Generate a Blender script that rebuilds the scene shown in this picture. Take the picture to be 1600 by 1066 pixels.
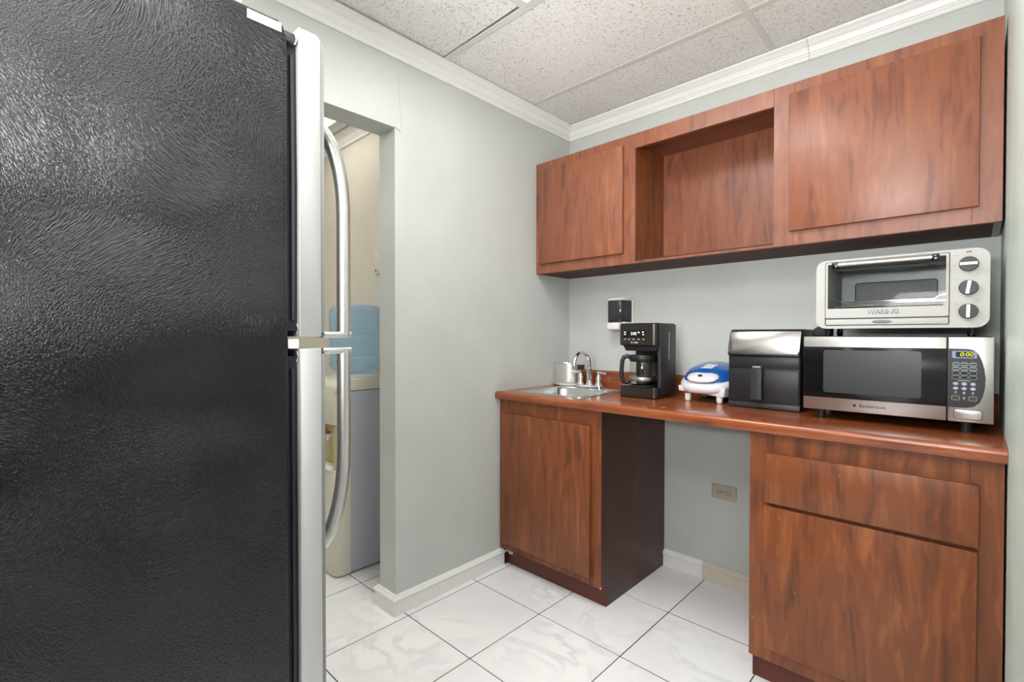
import bpy, bmesh, math, random
from mathutils import Vector, Matrix
random.seed(7)
PI = math.pi
S = bpy.context.scene
C = S.collection
for o in list(bpy.data.objects):
    bpy.data.objects.remove(o)

# ------------------------------------------------------------------ camera
YAW, PITCH, ROLL, FPX = 43.668, -0.674, -0.05, 754.3
cd = bpy.data.cameras.new('camera'); cam = bpy.data.objects.new('camera', cd); C.objects.link(cam)
cd.sensor_width = 36.0; cd.lens = FPX / 1600 * 36.0; cd.clip_start = 0.02
cam.location = (1.7474, -2.3261, 1.175)
cam.matrix_world = (Matrix.Translation((1.7474, -2.3261, 1.175)) @ Matrix.Rotation(math.radians(YAW), 4, 'Z')
                    @ Matrix.Rotation(math.radians(90 + PITCH), 4, 'X') @ Matrix.Rotation(math.radians(-ROLL), 4, 'Z'))
S.camera = cam
# ------------------------------------------------------------------ world, lights, exposure
w = bpy.data.worlds.new('world'); S.world = w; w.use_nodes = True
w.node_tree.nodes['Background'].inputs[0].default_value = (0.9, 0.95, 1.0, 1)
w.node_tree.nodes['Background'].inputs[1].default_value = 0.3
S.view_settings.view_transform = 'Standard'; S.view_settings.look = 'None'
S.view_settings.gamma = 1.0; S.view_settings.use_curve_mapping = False
S.view_settings.exposure = 0.5


def area(name, loc, sx, sy, power, color=(1, 1, 1), rot=(0, 0, 0), spread=180):
    l = bpy.data.lights.new(name, 'AREA'); l.shape = 'RECTANGLE'; l.size = sx; l.size_y = sy
    l.energy = power; l.color = color; l.spread = math.radians(spread)
    o = bpy.data.objects.new(name, l); C.objects.link(o); o.location = loc; o.rotation_euler = rot
    return o


ZC = 2.396
area('ceiling_panel_lamp', (0.82, -1.275, ZC - 0.012), 0.54, 0.54, 8.5, (1.0, 0.985, 0.96))
area('hall_panel_lamp', (2.55, -1.95, ZC - 0.012), 0.56, 0.56, 13, (1.0, 0.985, 0.96))
area('hall_panel_lamp', (4.9, -2.15, ZC - 0.012), 0.56, 0.56, 5, (1.0, 0.985, 0.96))
area('rear_fill_lamp', (1.5, -3.1, ZC - 0.012), 0.56, 0.56, 12, (1.0, 0.985, 0.96))  # unseen fill lamp added behind the camera
area('alcove_panel_and_fill_lamp', (-0.9, -1.27, ZC - 0.012), 0.52, 0.52, 1.8, (1.0, 0.96, 0.88))
area('alcove_panel_and_fill_lamp', (-1.6, -2.46, ZC - 0.012), 0.52, 0.52, 10, (1.0, 0.97, 0.92))  # added fill, brightens the beige wall beyond the doorway
# soft fill: added lamps behind the camera, standing in for an assumed flash
area('fill_lamp', (1.95, -3.55, 1.75), 0.9, 0.9, 8, (1.0, 0.99, 0.98), (math.radians(74), 0, math.radians(22)))
area('fill_lamp', (1.55, -3.0, 1.40), 0.6, 0.6, 64, (1.0, 0.985, 0.965), (math.radians(158), 0, math.radians(14)))

# ------------------------------------------------------------------ node helpers
MATS = {}


def nt(name):
    m = bpy.data.materials.new(name); m.use_nodes = True
    n = m.node_tree; b = n.nodes['Principled BSDF']
    return m, n, b


def srgb(r, g, b):
    f = lambda c: ((c / 255) / 12.92) if c / 255 <= 0.04045 else (((c / 255) + 0.055) / 1.055) ** 2.4
    return (f(r), f(g), f(b), 1)


def plain(name, col, rough=0.5, metal=0.0, bump=0.0, bscale=200.0, emit=None, estr=0, alpha=1, trans=0, ior=1.45, coat=0, spec=0.5, var=0.0):
    m, n, b = nt(name)
    b.inputs['Base Color'].default_value = col
    b.inputs['Roughness'].default_value = rough
    b.inputs['Metallic'].default_value = metal
    b.inputs['IOR'].default_value = ior
    b.inputs['Specular IOR Level'].default_value = spec
    b.inputs['Transmission Weight'].default_value = trans
    b.inputs['Coat Weight'].default_value = coat
    if emit:
        b.inputs['Emission Color'].default_value = emit; b.inputs['Emission Strength'].default_value = estr
    if bump or var:
        tc = n.nodes.new('ShaderNodeTexCoord'); ns = n.nodes.new('ShaderNodeTexNoise')
        ns.inputs['Scale'].default_value = bscale; ns.inputs['Detail'].default_value = 4
        n.links.new(tc.outputs['Object'], ns.inputs['Vector'])
        if bump:
            bp = n.nodes.new('ShaderNodeBump'); bp.inputs['Strength'].default_value = bump; bp.inputs['Distance'].default_value = 0.002
            n.links.new(ns.outputs['Fac'], bp.inputs['Height']); n.links.new(bp.outputs[0], b.inputs['Normal'])
        if var:
            mr = n.nodes.new('ShaderNodeMapRange'); mr.inputs['To Min'].default_value = max(0, rough - var); mr.inputs['To Max'].default_value = rough + var
            n.links.new(ns.outputs['Fac'], mr.inputs['Value']); n.links.new(mr.outputs[0], b.inputs['Roughness'])
    MATS[name] = m
    return m


def vmath(n, tc, scale, rot=None, loc=None):
    mp = n.nodes.new('ShaderNodeMapping'); mp.inputs['Scale'].default_value = scale
    if rot: mp.inputs['Rotation'].default_value = rot
    if loc: mp.inputs['Location'].default_value = loc
    n.links.new(tc, mp.inputs['Vector'])
    return mp.outputs[0]


def ramp(n, fac, stops):
    r = n.nodes.new('ShaderNodeValToRGB')
    e = r.color_ramp.elements
    e[0].position, e[0].color = stops[0]; e[1].position, e[1].color = stops[-1]
    for p, c in stops[1:-1]:
        q = e.new(p); q.color = c
    n.links.new(fac, r.inputs['Fac'])
    return r.outputs['Color']


def wood(name, grain='z', dark=srgb(84, 38, 26), mid=srgb(142, 66, 42), light=srgb(178, 92, 56), rough=0.35, fig=1.0, coat=0.0):
    m, n, b = nt(name)
    geo = n.nodes.new('ShaderNodeNewGeometry')
    oi = n.nodes.new('ShaderNodeObjectInfo')
    # every board starts its grain elsewhere
    add = n.nodes.new('ShaderNodeVectorMath'); add.operation = 'ADD'
    cmb = n.nodes.new('ShaderNodeCombineXYZ')
    mul = n.nodes.new('ShaderNodeMath'); mul.operation = 'MULTIPLY'; mul.inputs[1].default_value = 7.0
    n.links.new(oi.outputs['Random'], mul.inputs[0])
    n.links.new(mul.outputs[0], cmb.inputs['X']); n.links.new(mul.outputs[0], cmb.inputs['Y'])
    if grain == 'x': n.links.new(mul.outputs[0], cmb.inputs['Z'])
    n.links.new(geo.outputs['Position'], add.inputs[0]); n.links.new(cmb.outputs[0], add.inputs[1])
    P = add.outputs[0]
    s1 = {'z': (10, 10, 1.5), 'x': (1.5, 10, 10)}[grain]
    s2 = {'z': (85, 85, 4), 'x': (4, 85, 85)}[grain]
    wob = n.nodes.new('ShaderNodeTexNoise'); wob.inputs['Scale'].default_value = 7.0; wob.inputs['Detail'].default_value = 2
    n.links.new(P, wob.inputs['Vector'])
    ws = n.nodes.new('ShaderNodeVectorMath'); ws.operation = 'SCALE'; ws.inputs['Scale'].default_value = 0.028 * fig
    n.links.new(wob.outputs['Color'], ws.inputs[0])
    wa = n.nodes.new('ShaderNodeVectorMath'); wa.operation = 'ADD'; n.links.new(P, wa.inputs[0]); n.links.new(ws.outputs[0], wa.inputs[1])
    P = wa.outputs[0]
    big = n.nodes.new('ShaderNodeTexNoise'); big.inputs['Scale'].default_value = 1.0; big.inputs['Detail'].default_value = 3; big.inputs['Distortion'].default_value = 1.1 * fig
    n.links.new(vmath(n, P, s1), big.inputs['Vector'])
    # contour rings of the noise give flame figure
    k = n.nodes.new('ShaderNodeMath'); k.operation = 'MULTIPLY'; k.inputs[1].default_value = 26
    n.links.new(big.outputs['Fac'], k.inputs[0])
    sn = n.nodes.new('ShaderNodeMath'); sn.operation = 'SINE'; n.links.new(k.outputs[0], sn.inputs[0])
    s01 = n.nodes.new('ShaderNodeMapRange'); s01.inputs['From Min'].default_value = -1; n.links.new(sn.outputs[0], s01.inputs['Value'])
    fine = n.nodes.new('ShaderNodeTexNoise'); fine.inputs['Scale'].default_value = 1.0; fine.inputs['Detail'].default_value = 5; fine.inputs['Roughness'].default_value = 0.65
    n.links.new(vmath(n, P, s2), fine.inputs['Vector'])
    med = n.nodes.new('ShaderNodeTexNoise'); med.inputs['Scale'].default_value = 1.0; med.inputs['Detail'].default_value = 2; med.inputs['Distortion'].default_value = 0.6
    n.links.new(vmath(n, P, tuple(v * 2.6 for v in s1)), med.inputs['Vector'])
    def mix(a, bb, f):
        q = n.nodes.new('ShaderNodeMix'); q.data_type = 'FLOAT'; q.inputs['Factor'].default_value = f
        n.links.new(a, q.inputs[2]); n.links.new(bb, q.inputs[3]); return q.outputs[0]
    f = mix(s01.outputs[0], fine.outputs['Fac'], 0.68)
    f = mix(f, med.outputs['Fac'], 0.5)
    col = ramp(n, f, [(0.26, dark), (0.47, mid), (0.55, mid), (0.76, light)])
    n.links.new(col, b.inputs['Base Color'])
    b.inputs['Roughness'].default_value = rough
    b.inputs['Coat Weight'].default_value = coat; b.inputs['Coat Roughness'].default_value = 0.12
    bp = n.nodes.new('ShaderNodeBump'); bp.inputs['Strength'].default_value = 0.05; bp.inputs['Distance'].default_value = 0.001
    n.links.new(fine.outputs['Fac'], bp.inputs['Height']); n.links.new(bp.outputs[0], b.inputs['Normal'])
    MATS[name] = m
    return m


def paint(name, col, scale=90, strength=0.25, rough=0.55, mottling=0.03):
    m, n, b = nt(name)
    geo = n.nodes.new('ShaderNodeNewGeometry')
    a = n.nodes.new('ShaderNodeTexNoise'); a.inputs['Scale'].default_value = scale; a.inputs['Detail'].default_value = 4
    c = n.nodes.new('ShaderNodeTexNoise'); c.inputs['Scale'].default_value = 4; c.inputs['Detail'].default_value = 4
    n.links.new(geo.outputs['Position'], a.inputs['Vector']); n.links.new(geo.outputs['Position'], c.inputs['Vector'])
    bp = n.nodes.new('ShaderNodeBump'); bp.inputs['Strength'].default_value = strength; bp.inputs['Distance'].default_value = 0.003
    n.links.new(a.outputs['Fac'], bp.inputs['Height']); n.links.new(bp.outputs[0], b.inputs['Normal'])
    d = tuple(v * (1 - mottling) for v in col[:3]) + (1,); l = tuple(min(1, v * (1 + mottling)) for v in col[:3]) + (1,)
    n.links.new(ramp(n, c.outputs['Fac'], [(0.35, d), (0.65, l)]), b.inputs['Base Color'])
    b.inputs['Roughness'].default_value = rough
    MATS[name] = m
    return m


def brushed(name, col, rough=0.3, axis='z', amt=0.12, metal=1.0):
    m, n, b = nt(name)
    tc = n.nodes.new('ShaderNodeTexCoord')
    sc = {'z': (900, 900, 12), 'x': (12, 900, 900), 'y': (900, 12, 900)}[axis]
    ns = n.nodes.new('ShaderNodeTexNoise'); ns.inputs['Scale'].default_value = 1; ns.inputs['Detail'].default_value = 3
    n.links.new(vmath(n, tc.outputs['Object'], sc), ns.inputs['Vector'])
    mr = n.nodes.new('ShaderNodeMapRange'); mr.inputs['To Min'].default_value = rough - amt; mr.inputs['To Max'].default_value = rough + amt
    n.links.new(ns.outputs['Fac'], mr.inputs['Value']); n.links.new(mr.outputs[0], b.inputs['Roughness'])
    bp = n.nodes.new('ShaderNodeBump'); bp.inputs['Strength'].default_value = 0.06; bp.inputs['Distance'].default_value = 0.0005
    n.links.new(ns.outputs['Fac'], bp.inputs['Height']); n.links.new(bp.outputs[0], b.inputs['Normal'])
    b.inputs['Base Color'].default_value = col; b.inputs['Metallic'].default_value = metal
    MATS[name] = m
    return m


def leather_black():
    m, n, b = nt('fridge_black')
    tc = n.nodes.new('ShaderNodeTexCoord')
    # short curled wrinkles: stretched noise whose direction wanders
    wv = n.nodes.new('ShaderNodeTexNoise'); wv.inputs['Scale'].default_value = 3.2; wv.inputs['Detail'].default_value = 1
    n.links.new(tc.outputs['Object'], wv.inputs['Vector'])
    sc = n.nodes.new('ShaderNodeVectorMath'); sc.operation = 'SCALE'; sc.inputs['Scale'].default_value = 0.5
    n.links.new(wv.outputs['Color'], sc.inputs[0])
    ad = n.nodes.new('ShaderNodeVectorMath'); ad.operation = 'ADD'
    n.links.new(tc.outputs['Object'], ad.inputs[0]); n.links.new(sc.outputs[0], ad.inputs[1])
    a = n.nodes.new('ShaderNodeTexNoise'); a.inputs['Scale'].default_value = 1; a.inputs['Detail'].default_value = 2.5; a.inputs['Distortion'].default_value = 0.8
    n.links.new(vmath(n, ad.outputs[0], (300, 430, 210), rot=(0.6, 0, 0)), a.inputs['Vector'])
    r = n.nodes.new('ShaderNodeMapRange'); r.inputs['From Min'].default_value = 0.35; r.inputs['From Max'].default_value = 0.65
    n.links.new(a.outputs['Fac'], r.inputs['Value'])
    bp = n.nodes.new('ShaderNodeBump'); bp.inputs['Strength'].default_value = 0.6; bp.inputs['Distance'].default_value = 0.0008
    n.links.new(r.outputs[0], bp.inputs['Height']); n.links.new(bp.outputs[0], b.inputs['Normal'])
    b.inputs['Base Color'].default_value = srgb(17, 18, 20); b.inputs['Roughness'].default_value = 0.22
    b.inputs['Specular IOR Level'].default_value = 0.4
    MATS['fridge_black'] = m


def marble():
    m, n, b = nt('floor_tile_glaze')
    geo = n.nodes.new('ShaderNodeNewGeometry'); oi = n.nodes.new('ShaderNodeObjectInfo')
    cmb = n.nodes.new('ShaderNodeCombineXYZ'); mul = n.nodes.new('ShaderNodeMath'); mul.operation = 'MULTIPLY'; mul.inputs[1].default_value = 31
    n.links.new(oi.outputs['Random'], mul.inputs[0]); n.links.new(mul.outputs[0], cmb.inputs['Z']); n.links.new(mul.outputs[0], cmb.inputs['X'])
    ad = n.nodes.new('ShaderNodeVectorMath'); ad.operation = 'ADD'
    n.links.new(geo.outputs['Position'], ad.inputs[0]); n.links.new(cmb.outputs[0], ad.inputs[1])
    a = n.nodes.new('ShaderNodeTexNoise'); a.inputs['Scale'].default_value = 3.4; a.inputs['Detail'].default_value = 5; a.inputs['Distortion'].default_value = 1.6
    n.links.new(ad.outputs[0], a.inputs['Vector'])
    s = n.nodes.new('ShaderNodeMath'); s.operation = 'SUBTRACT'; s.inputs[1].default_value = 0.5; n.links.new(a.outputs['Fac'], s.inputs[0])
    ab = n.nodes.new('ShaderNodeMath'); ab.operation = 'ABSOLUTE'; n.links.new(s.outputs[0], ab.inputs[0])
    c = n.nodes.new('ShaderNodeTexNoise'); c.inputs['Scale'].default_value = 3; c.inputs['Detail'].default_value = 3
    n.links.new(ad.outputs[0], c.inputs['Vector'])
    vein = n.nodes.new('ShaderNodeMapRange'); vein.inputs['From Max'].default_value = 0.06; vein.inputs['To Min'].default_value = 1; vein.inputs['To Max'].default_value = 0
    n.links.new(ab.outputs[0], vein.inputs['Value'])
    g = n.nodes.new('ShaderNodeMapRange'); g.inputs['From Min'].default_value = 0.42; g.inputs['From Max'].default_value = 0.68
    n.links.new(c.outputs['Fac'], g.inputs['Value'])
    mm = n.nodes.new('ShaderNodeMath'); mm.operation = 'MULTIPLY'; n.links.new(vein.outputs[0], mm.inputs[0]); n.links.new(g.outputs[0], mm.inputs[1])
    base = ramp(n, c.outputs['Fac'], [(0.3, srgb(236, 236, 238)), (0.7, srgb(246, 246, 247))])
    mx = n.nodes.new('ShaderNodeMix'); mx.data_type = 'RGBA'
    n.links.new(mm.outputs[0], mx.inputs['Factor']); n.links.new(base, mx.inputs[6]); mx.inputs[7].default_value = srgb(222, 223, 227)
    n.links.new(mx.outputs[2], b.inputs['Base Color'])
    b.inputs['Roughness'].default_value = 0.28; b.inputs['Specular IOR Level'].default_value = 0.4
    MATS['floor_tile_glaze'] = m


def ceiling_mat():
    m, n, b = nt('ceiling_tile_fibre')
    geo = n.nodes.new('ShaderNodeNewGeometry')
    wn = n.nodes.new('ShaderNodeTexNoise'); wn.inputs['Scale'].default_value = 85; wn.inputs['Detail'].default_value = 1.0; wn.inputs['Distortion'].default_value = 0.9
    n.links.new(vmath(n, geo.outputs['Position'], (1, 1.9, 1), rot=(0, 0, 0.6)), wn.inputs['Vector'])
    pit = n.nodes.new('ShaderNodeMapRange'); pit.inputs['From Min'].default_value = 0.635; pit.inputs['From Max'].default_value = 0.67
    n.links.new(wn.outputs['Fac'], pit.inputs['Value'])
    wn2 = n.nodes.new('ShaderNodeTexNoise'); wn2.inputs['Scale'].default_value = 170; wn2.inputs['Detail'].default_value = 2
    n.links.new(geo.outputs['Position'], wn2.inputs['Vector'])
    p2 = n.nodes.new('ShaderNodeMapRange'); p2.inputs['From Min'].default_value = 0.62; p2.inputs['From Max'].default_value = 0.68; p2.inputs['To Max'].default_value = 0.6
    n.links.new(wn2.outputs['Fac'], p2.inputs['Value'])
    mx0 = n.nodes.new('ShaderNodeMath'); mx0.operation = 'MAXIMUM'; n.links.new(pit.outputs[0], mx0.inputs[0]); n.links.new(p2.outputs[0], mx0.inputs[1])
    st = n.nodes.new('ShaderNodeTexNoise'); st.inputs['Scale'].default_value = 2.2
    n.links.new(geo.outputs['Position'], st.inputs['Vector'])
    base = ramp(n, st.outputs['Fac'], [(0.35, srgb(236, 234, 230)), (0.65, srgb(242, 241, 239))])
    mx = n.nodes.new('ShaderNodeMix'); mx.data_type = 'RGBA'
    n.links.new(mx0.outputs[0], mx.inputs['Factor']); n.links.new(base, mx.inputs[6]); mx.inputs[7].default_value = srgb(192, 186, 180)
    n.links.new(mx.outputs[2], b.inputs['Base Color'])
    bp = n.nodes.new('ShaderNodeBump'); bp.invert = True; bp.inputs['Strength'].default_value = 0.7; bp.inputs['Distance'].default_value = 0.003
    n.links.new(mx0.outputs[0], bp.inputs['Height']); n.links.new(bp.outputs[0], b.inputs['Normal'])
    b.inputs['Roughness'].default_value = 0.95
    MATS['ceiling_tile_fibre'] = m


paint('wall_sage', srgb(196, 200, 197), 110, 0.22, 0.5)
paint('wall_teal', srgb(204, 218, 211), 60, 0.45, 0.45, 0.06)
paint('wall_beige', srgb(208, 204, 192), 100, 0.15, 0.6)
paint('wall_dim', srgb(96, 96, 95), 100, 0.1, 0.7)  # dimness of the hall put into a dark wall colour for reflections
paint('trim_white', srgb(240, 240, 238), 40, 0.08, 0.35, 0.01)
paint('trim_aged', srgb(214, 206, 192), 40, 0.12, 0.4, 0.05)
ceiling_mat(); marble(); leather_black()
plain('grout', srgb(52, 50, 48), 0.9, bump=0.3)
plain('grid_white', srgb(216, 215, 210), 0.45)
plain('plenum', srgb(60, 58, 55), 0.9)
wood('cherry', 'z', srgb(74, 39, 24), srgb(124, 68, 37), srgb(160, 96, 52), 0.38)
wood('cherry_sheen', 'z', srgb(96, 56, 44), srgb(134, 80, 58), srgb(158, 102, 70), 0.38)  # light sheen on the wall cabinet put into a paler wood colour
wood('cherry_rail', 'x', srgb(94, 56, 44), srgb(132, 78, 57), srgb(155, 98, 68), 0.38)  # same sheen-paled tone, grain along x
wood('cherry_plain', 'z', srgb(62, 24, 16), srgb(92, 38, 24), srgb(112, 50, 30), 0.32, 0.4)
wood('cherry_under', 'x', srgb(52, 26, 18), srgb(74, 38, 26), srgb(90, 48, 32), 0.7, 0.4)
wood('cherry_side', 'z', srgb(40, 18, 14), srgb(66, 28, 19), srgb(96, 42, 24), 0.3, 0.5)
wood('counter_laminate', 'x', srgb(106, 50, 28), srgb(142, 74, 40), srgb(170, 98, 56), 0.26, 0.7, coat=0.35)
brushed('steel', (0.50, 0.49, 0.475, 1), 0.34, 'x')
brushed('steel_door', (0.53, 0.53, 0.53, 1), 0.5, 'y', 0.06, 0.8)
brushed('steel_vertical', (0.72, 0.71, 0.70, 1), 0.3, 'z')
brushed('sink_steel', (0.66, 0.67, 0.66, 1), 0.24, 'x', 0.08)
brushed('pot_steel', (0.88, 0.87, 0.85, 1), 0.38, 'x', 0.05)
plain('chrome', (0.82, 0.82, 0.83, 1), 0.06, 1.0)
plain('handle_steel', (0.64, 0.63, 0.62, 1), 0.36, 1.0)
plain('panel_silver', (0.23, 0.222, 0.214, 1), 0.2, 1.0)
plain('oven_letter', srgb(150, 150, 150), 0.35, 0.5)
plain('oven_silver', srgb(188, 187, 184), 0.6, 0.0, spec=0.2)
plain('grey_metal', srgb(120, 120, 120), 0.5, 0.5)
plain('black_plastic', srgb(30, 31, 33), 0.42, bump=0.04, bscale=700)
plain('black_gloss', srgb(14, 14, 18), 0.12, spec=0.6)
plain('gunmetal', srgb(72, 66, 62), 0.28, 0.75)
plain('charcoal', srgb(50, 51, 54), 0.4, 0.1)
plain('rubber', srgb(18, 20, 30), 0.55)
plain('white_plastic', srgb(228, 226, 222), 0.3)
plain('grill_white', srgb(216, 214, 220), 0.25, coat=0.3)
plain('cream_plastic', srgb(216, 211, 194), 0.35)
plain('cooler_grey', srgb(184, 186, 196), 0.35)
plain('recess_cream', srgb(196, 184, 140), 0.5)
plain('blue_lid', srgb(24, 84, 160), 0.1, coat=0.8)
plain('paper', srgb(212, 212, 214), 0.6)
plain('carton', srgb(236, 236, 232), 0.6)
plain('outlet_plate', srgb(178, 168, 156), 0.4)
plain('slot_dark', srgb(20, 18, 18), 0.6)
plain('smoke_plastic', srgb(62, 62, 68), 0.12, alpha=1, trans=0.25, ior=1.4)
plain('print_grey', srgb(150, 148, 145), 0.5)
plain('print_white', srgb(225, 230, 228), 0.5)
plain('print_dark', srgb(40, 40, 42), 0.4)
plain('pale_print', srgb(238, 238, 236), 0.3)
plain('key_green', srgb(120, 134, 132), 0.4)
plain('key_blue', srgb(150, 150, 190), 0.4)
plain('display_bezel', srgb(110, 128, 170), 0.3)
plain('lit_digits', srgb(190, 190, 40), 0.5, emit=srgb(190, 185, 30), estr=0.45)
plain('lit_white', srgb(220, 235, 235), 0.5, emit=srgb(215, 235, 235), estr=0.45)
plain('lamp_red', srgb(110, 20, 18), 0.2)
plain('tap_red', srgb(180, 40, 30), 0.3)
plain('light_panel', (1, 1, 1, 1), 0.5, emit=(1.0, 0.985, 0.95, 1), estr=3.0)
plain('light_panel_warm', (1, 1, 1, 1), 0.5, emit=(1.0, 0.94, 0.78, 1), estr=1.15)
plain('mesh_window', srgb(50, 54, 56), 0.3)
plain('oven_inside', srgb(150, 152, 152), 0.35, 0.6)
plain('chipboard', srgb(205, 195, 180), 0.8)
# clear glass that lets light through
for nm, colr, rg in (('glass', (0.93, 0.96, 0.96, 1), 0.02), ('carafe_glass', (0.90, 0.90, 0.84, 1), 0.02)):
    m, n, b = nt(nm); b.inputs['Base Color'].default_value = colr; b.inputs['Roughness'].default_value = rg
    b.inputs['Transmission Weight'].default_value = 1; b.inputs['IOR'].default_value = 1.12 if nm == 'glass' else 1.45; MATS[nm] = m
m, n, b = nt('bottle_blue'); b.inputs['Base Color'].default_value = (0.55, 0.78, 1.0, 1); b.inputs['Roughness'].default_value = 0.08
b.inputs['Transmission Weight'].default_value = 0.72; b.inputs['IOR'].default_value = 1.25; MATS['bottle_blue'] = m

# ------------------------------------------------------------------ mesh helpers


def merge(dst, src):
    me = bpy.data.meshes.new('tmp'); src.to_mesh(me); src.free(); dst.from_mesh(me); bpy.data.meshes.remove(me)


def box(bm, x0, x1, y0, y1, z0, z1, bev=0.0, seg=2, mat=None):
    t = bmesh.new(); bmesh.ops.create_cube(t, size=1)
    for v in t.verts:
        v.co = Vector(((x0 + x1) / 2 + v.co.x * (x1 - x0), (y0 + y1) / 2 + v.co.y * (y1 - y0), (z0 + z1) / 2 + v.co.z * (z1 - z0)))
    if bev: bmesh.ops.bevel(t, geom=t.edges[:], offset=bev, segments=seg, profile=0.5, affect='EDGES')
    if mat: t.transform(mat)
    merge(bm, t); return bm


def B(*a, **k):
    return box(bmesh.new(), *a, **k)


def tube(bm, pts, r, n=12, caps=True, radii=None, flat=None):
    """sweep a circle along points (parallel transport)"""
    pts = [Vector(p) for p in pts]
    T = []
    for i in range(len(pts)):
        a = pts[max(i - 1, 0)]; c = pts[min(i + 1, len(pts) - 1)]
        T.append((c - a).normalized())
    up = Vector((0, 0, 1)) if abs(T[0].z) < 0.9 else Vector((1, 0, 0))
    N = (up - T[0] * up.dot(T[0])).normalized()
    rings = []
    for i, p in enumerate(pts):
        N = (N - T[i] * N.dot(T[i])).normalized(); Bv = T[i].cross(N)
        rr = radii[i] if radii else r
        rings.append([bm.verts.new(p + (N * math.cos(a) + Bv * math.sin(a) * (flat or 1)) * rr) for a in [2 * PI * k / n for k in range(n)]])
    for i in range(len(rings) - 1):
        for k in range(n):
            bm.faces.new((rings[i][k], rings[i][(k + 1) % n], rings[i + 1][(k + 1) % n], rings[i + 1][k]))
    if caps:
        bm.faces.new(rings[0][::-1]); bm.faces.new(rings[-1])
    return bm


def lathe(bm, prof, cx=0, cy=0, n=32, sx=1, sy=1, caps=True):
    rings = []
    for r, z in prof:
        rings.append([bm.verts.new((cx + r * sx * math.cos(2 * PI * k / n), cy + r * sy * math.sin(2 * PI * k / n), z)) for k in range(n)])
    for i in range(len(rings) - 1):
        for k in range(n):
            bm.faces.new((rings[i][k], rings[i][(k + 1) % n], rings[i + 1][(k + 1) % n], rings[i + 1][k]))
    if caps:
        bm.faces.new(rings[0][::-1]); bm.faces.new(rings[-1])
    return bm


def rrect(x0, x1, z0, z1, r, n=6, rs=None):
    """rounded rectangle outline, counter-clockwise; rs = radii bl, br, tr, tl"""
    rs = rs or (r, r, r, r); out = []
    for (cx, cz, a0, rr) in ((x0 + rs[0], z0 + rs[0], PI, rs[0]), (x1 - rs[1], z0 + rs[1], 1.5 * PI, rs[1]), (x1 - rs[2], z1 - rs[2], 0, rs[2]), (x0 + rs[3], z1 - rs[3], 0.5 * PI, rs[3])):
        for k in range(n + 1):
            a = a0 + k / n * PI / 2; out.append((cx + rr * math.cos(a), cz + rr * math.sin(a)))
    return out


def prism(bm, outline, a0, a1, axis='y', bev=0.0, holes=None):
    """extrude a 2-D outline. axis y: outline in x,z; axis x: outline in y,z; axis z: outline in x,y"""
    f = {'y': lambda p, t: (p[0], t, p[1]), 'x': lambda p, t: (t, p[0], p[1]), 'z': lambda p, t: (p[0], p[1], t)}[axis]
    t = bmesh.new()
    lo = [t.verts.new(f(p, a0)) for p in outline]; hi = [t.verts.new(f(p, a1)) for p in outline]
    n = len(outline)
    for k in range(n): t.faces.new((lo[k], lo[(k + 1) % n], hi[(k + 1) % n], hi[k]))
    c0 = t.faces.new(lo[::-1]); c1 = t.faces.new(hi)
    bmesh.ops.recalc_face_normals(t, faces=t.faces[:])
    if bev:
        es = [e for e in t.edges if (e in c0.edges[:] or e in c1.edges[:])]
        bmesh.ops.bevel(t, geom=es, offset=bev, segments=2, profile=0.5, affect='EDGES')
    merge(bm, t); return bm


def frame(bm, outer, inner, a0, a1, axis='y'):
    """ring between two outlines with the same number of points"""
    f = {'y': lambda p, t: (p[0], t, p[1]), 'x': lambda p, t: (t, p[0], p[1]), 'z': lambda p, t: (p[0], p[1], t)}[axis]
    t = bmesh.new(); n = len(outer)
    V = [[t.verts.new(f(p, a)) for p in o] for o in (outer, inner) for a in (a0, a1)]
    o0, o1, i0, i1 = V
    for k in range(n):
        j = (k + 1) % n
        for q in ((o0[k], o0[j], o1[j], o1[k]), (i0[j], i0[k], i1[k], i1[j]), (o0[j], o0[k], i0[k], i0[j]), (o1[k], o1[j], i1[j], i1[k])):
            t.faces.new(q)
    bmesh.ops.recalc_face_normals(t, faces=t.faces[:])
    merge(bm, t); return bm


def sweep_profile(bm, prof, path):
    """prof: list of (d, z). path: list of (origin(x,y), dirvector (per unit d)) -> open strip closed at back"""
    rows = [[bm.verts.new((o[0] + d * v[0], o[1] + d * v[1], z)) for d, z in prof] for o, v in path]
    n = len(prof)
    for i in range(len(rows) - 1):
        for k in range(n):
            bm.faces.new((rows[i][k], rows[i][(k + 1) % n], rows[i + 1][(k + 1) % n], rows[i + 1][k]))
    bm.faces.new(rows[0][::-1]); bm.faces.new(rows[-1])
    bmesh.ops.recalc_face_normals(bm, faces=bm.faces[:])
    return bm


WORLD = {}


def link(name, bm, mat, parent=None, smooth=30, origin=None):
    """link a mesh whose vertices are in world coordinates"""
    me = bpy.data.meshes.new(name)
    bmesh.ops.remove_doubles(bm, verts=bm.verts[:], dist=1e-6)
    if parent is not None:
        org = WORLD[parent.name]
    elif origin is not None:
        org = Vector(origin)
    else:
        xs = [v.co for v in bm.verts]
        mn = Vector([min(c[i] for c in xs) for i in range(3)]); mx = Vector([max(c[i] for c in xs) for i in range(3)])
        org = Vector(((mn.x + mx.x) / 2, (mn.y + mx.y) / 2, mn.z))
    bmesh.ops.translate(bm, verts=bm.verts[:], vec=-org)
    bm.to_mesh(me); bm.free()
    if smooth:
        for p in me.polygons: p.use_smooth = True
        me.set_sharp_from_angle(angle=math.radians(smooth))
    me.materials.append(MATS[mat] if isinstance(mat, str) else mat)
    o = bpy.data.objects.new(name, me); C.objects.link(o)
    if parent is not None:
        o.parent = parent
    else:
        o.location = org
    WORLD[o.name] = org.copy()
    return o


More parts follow.
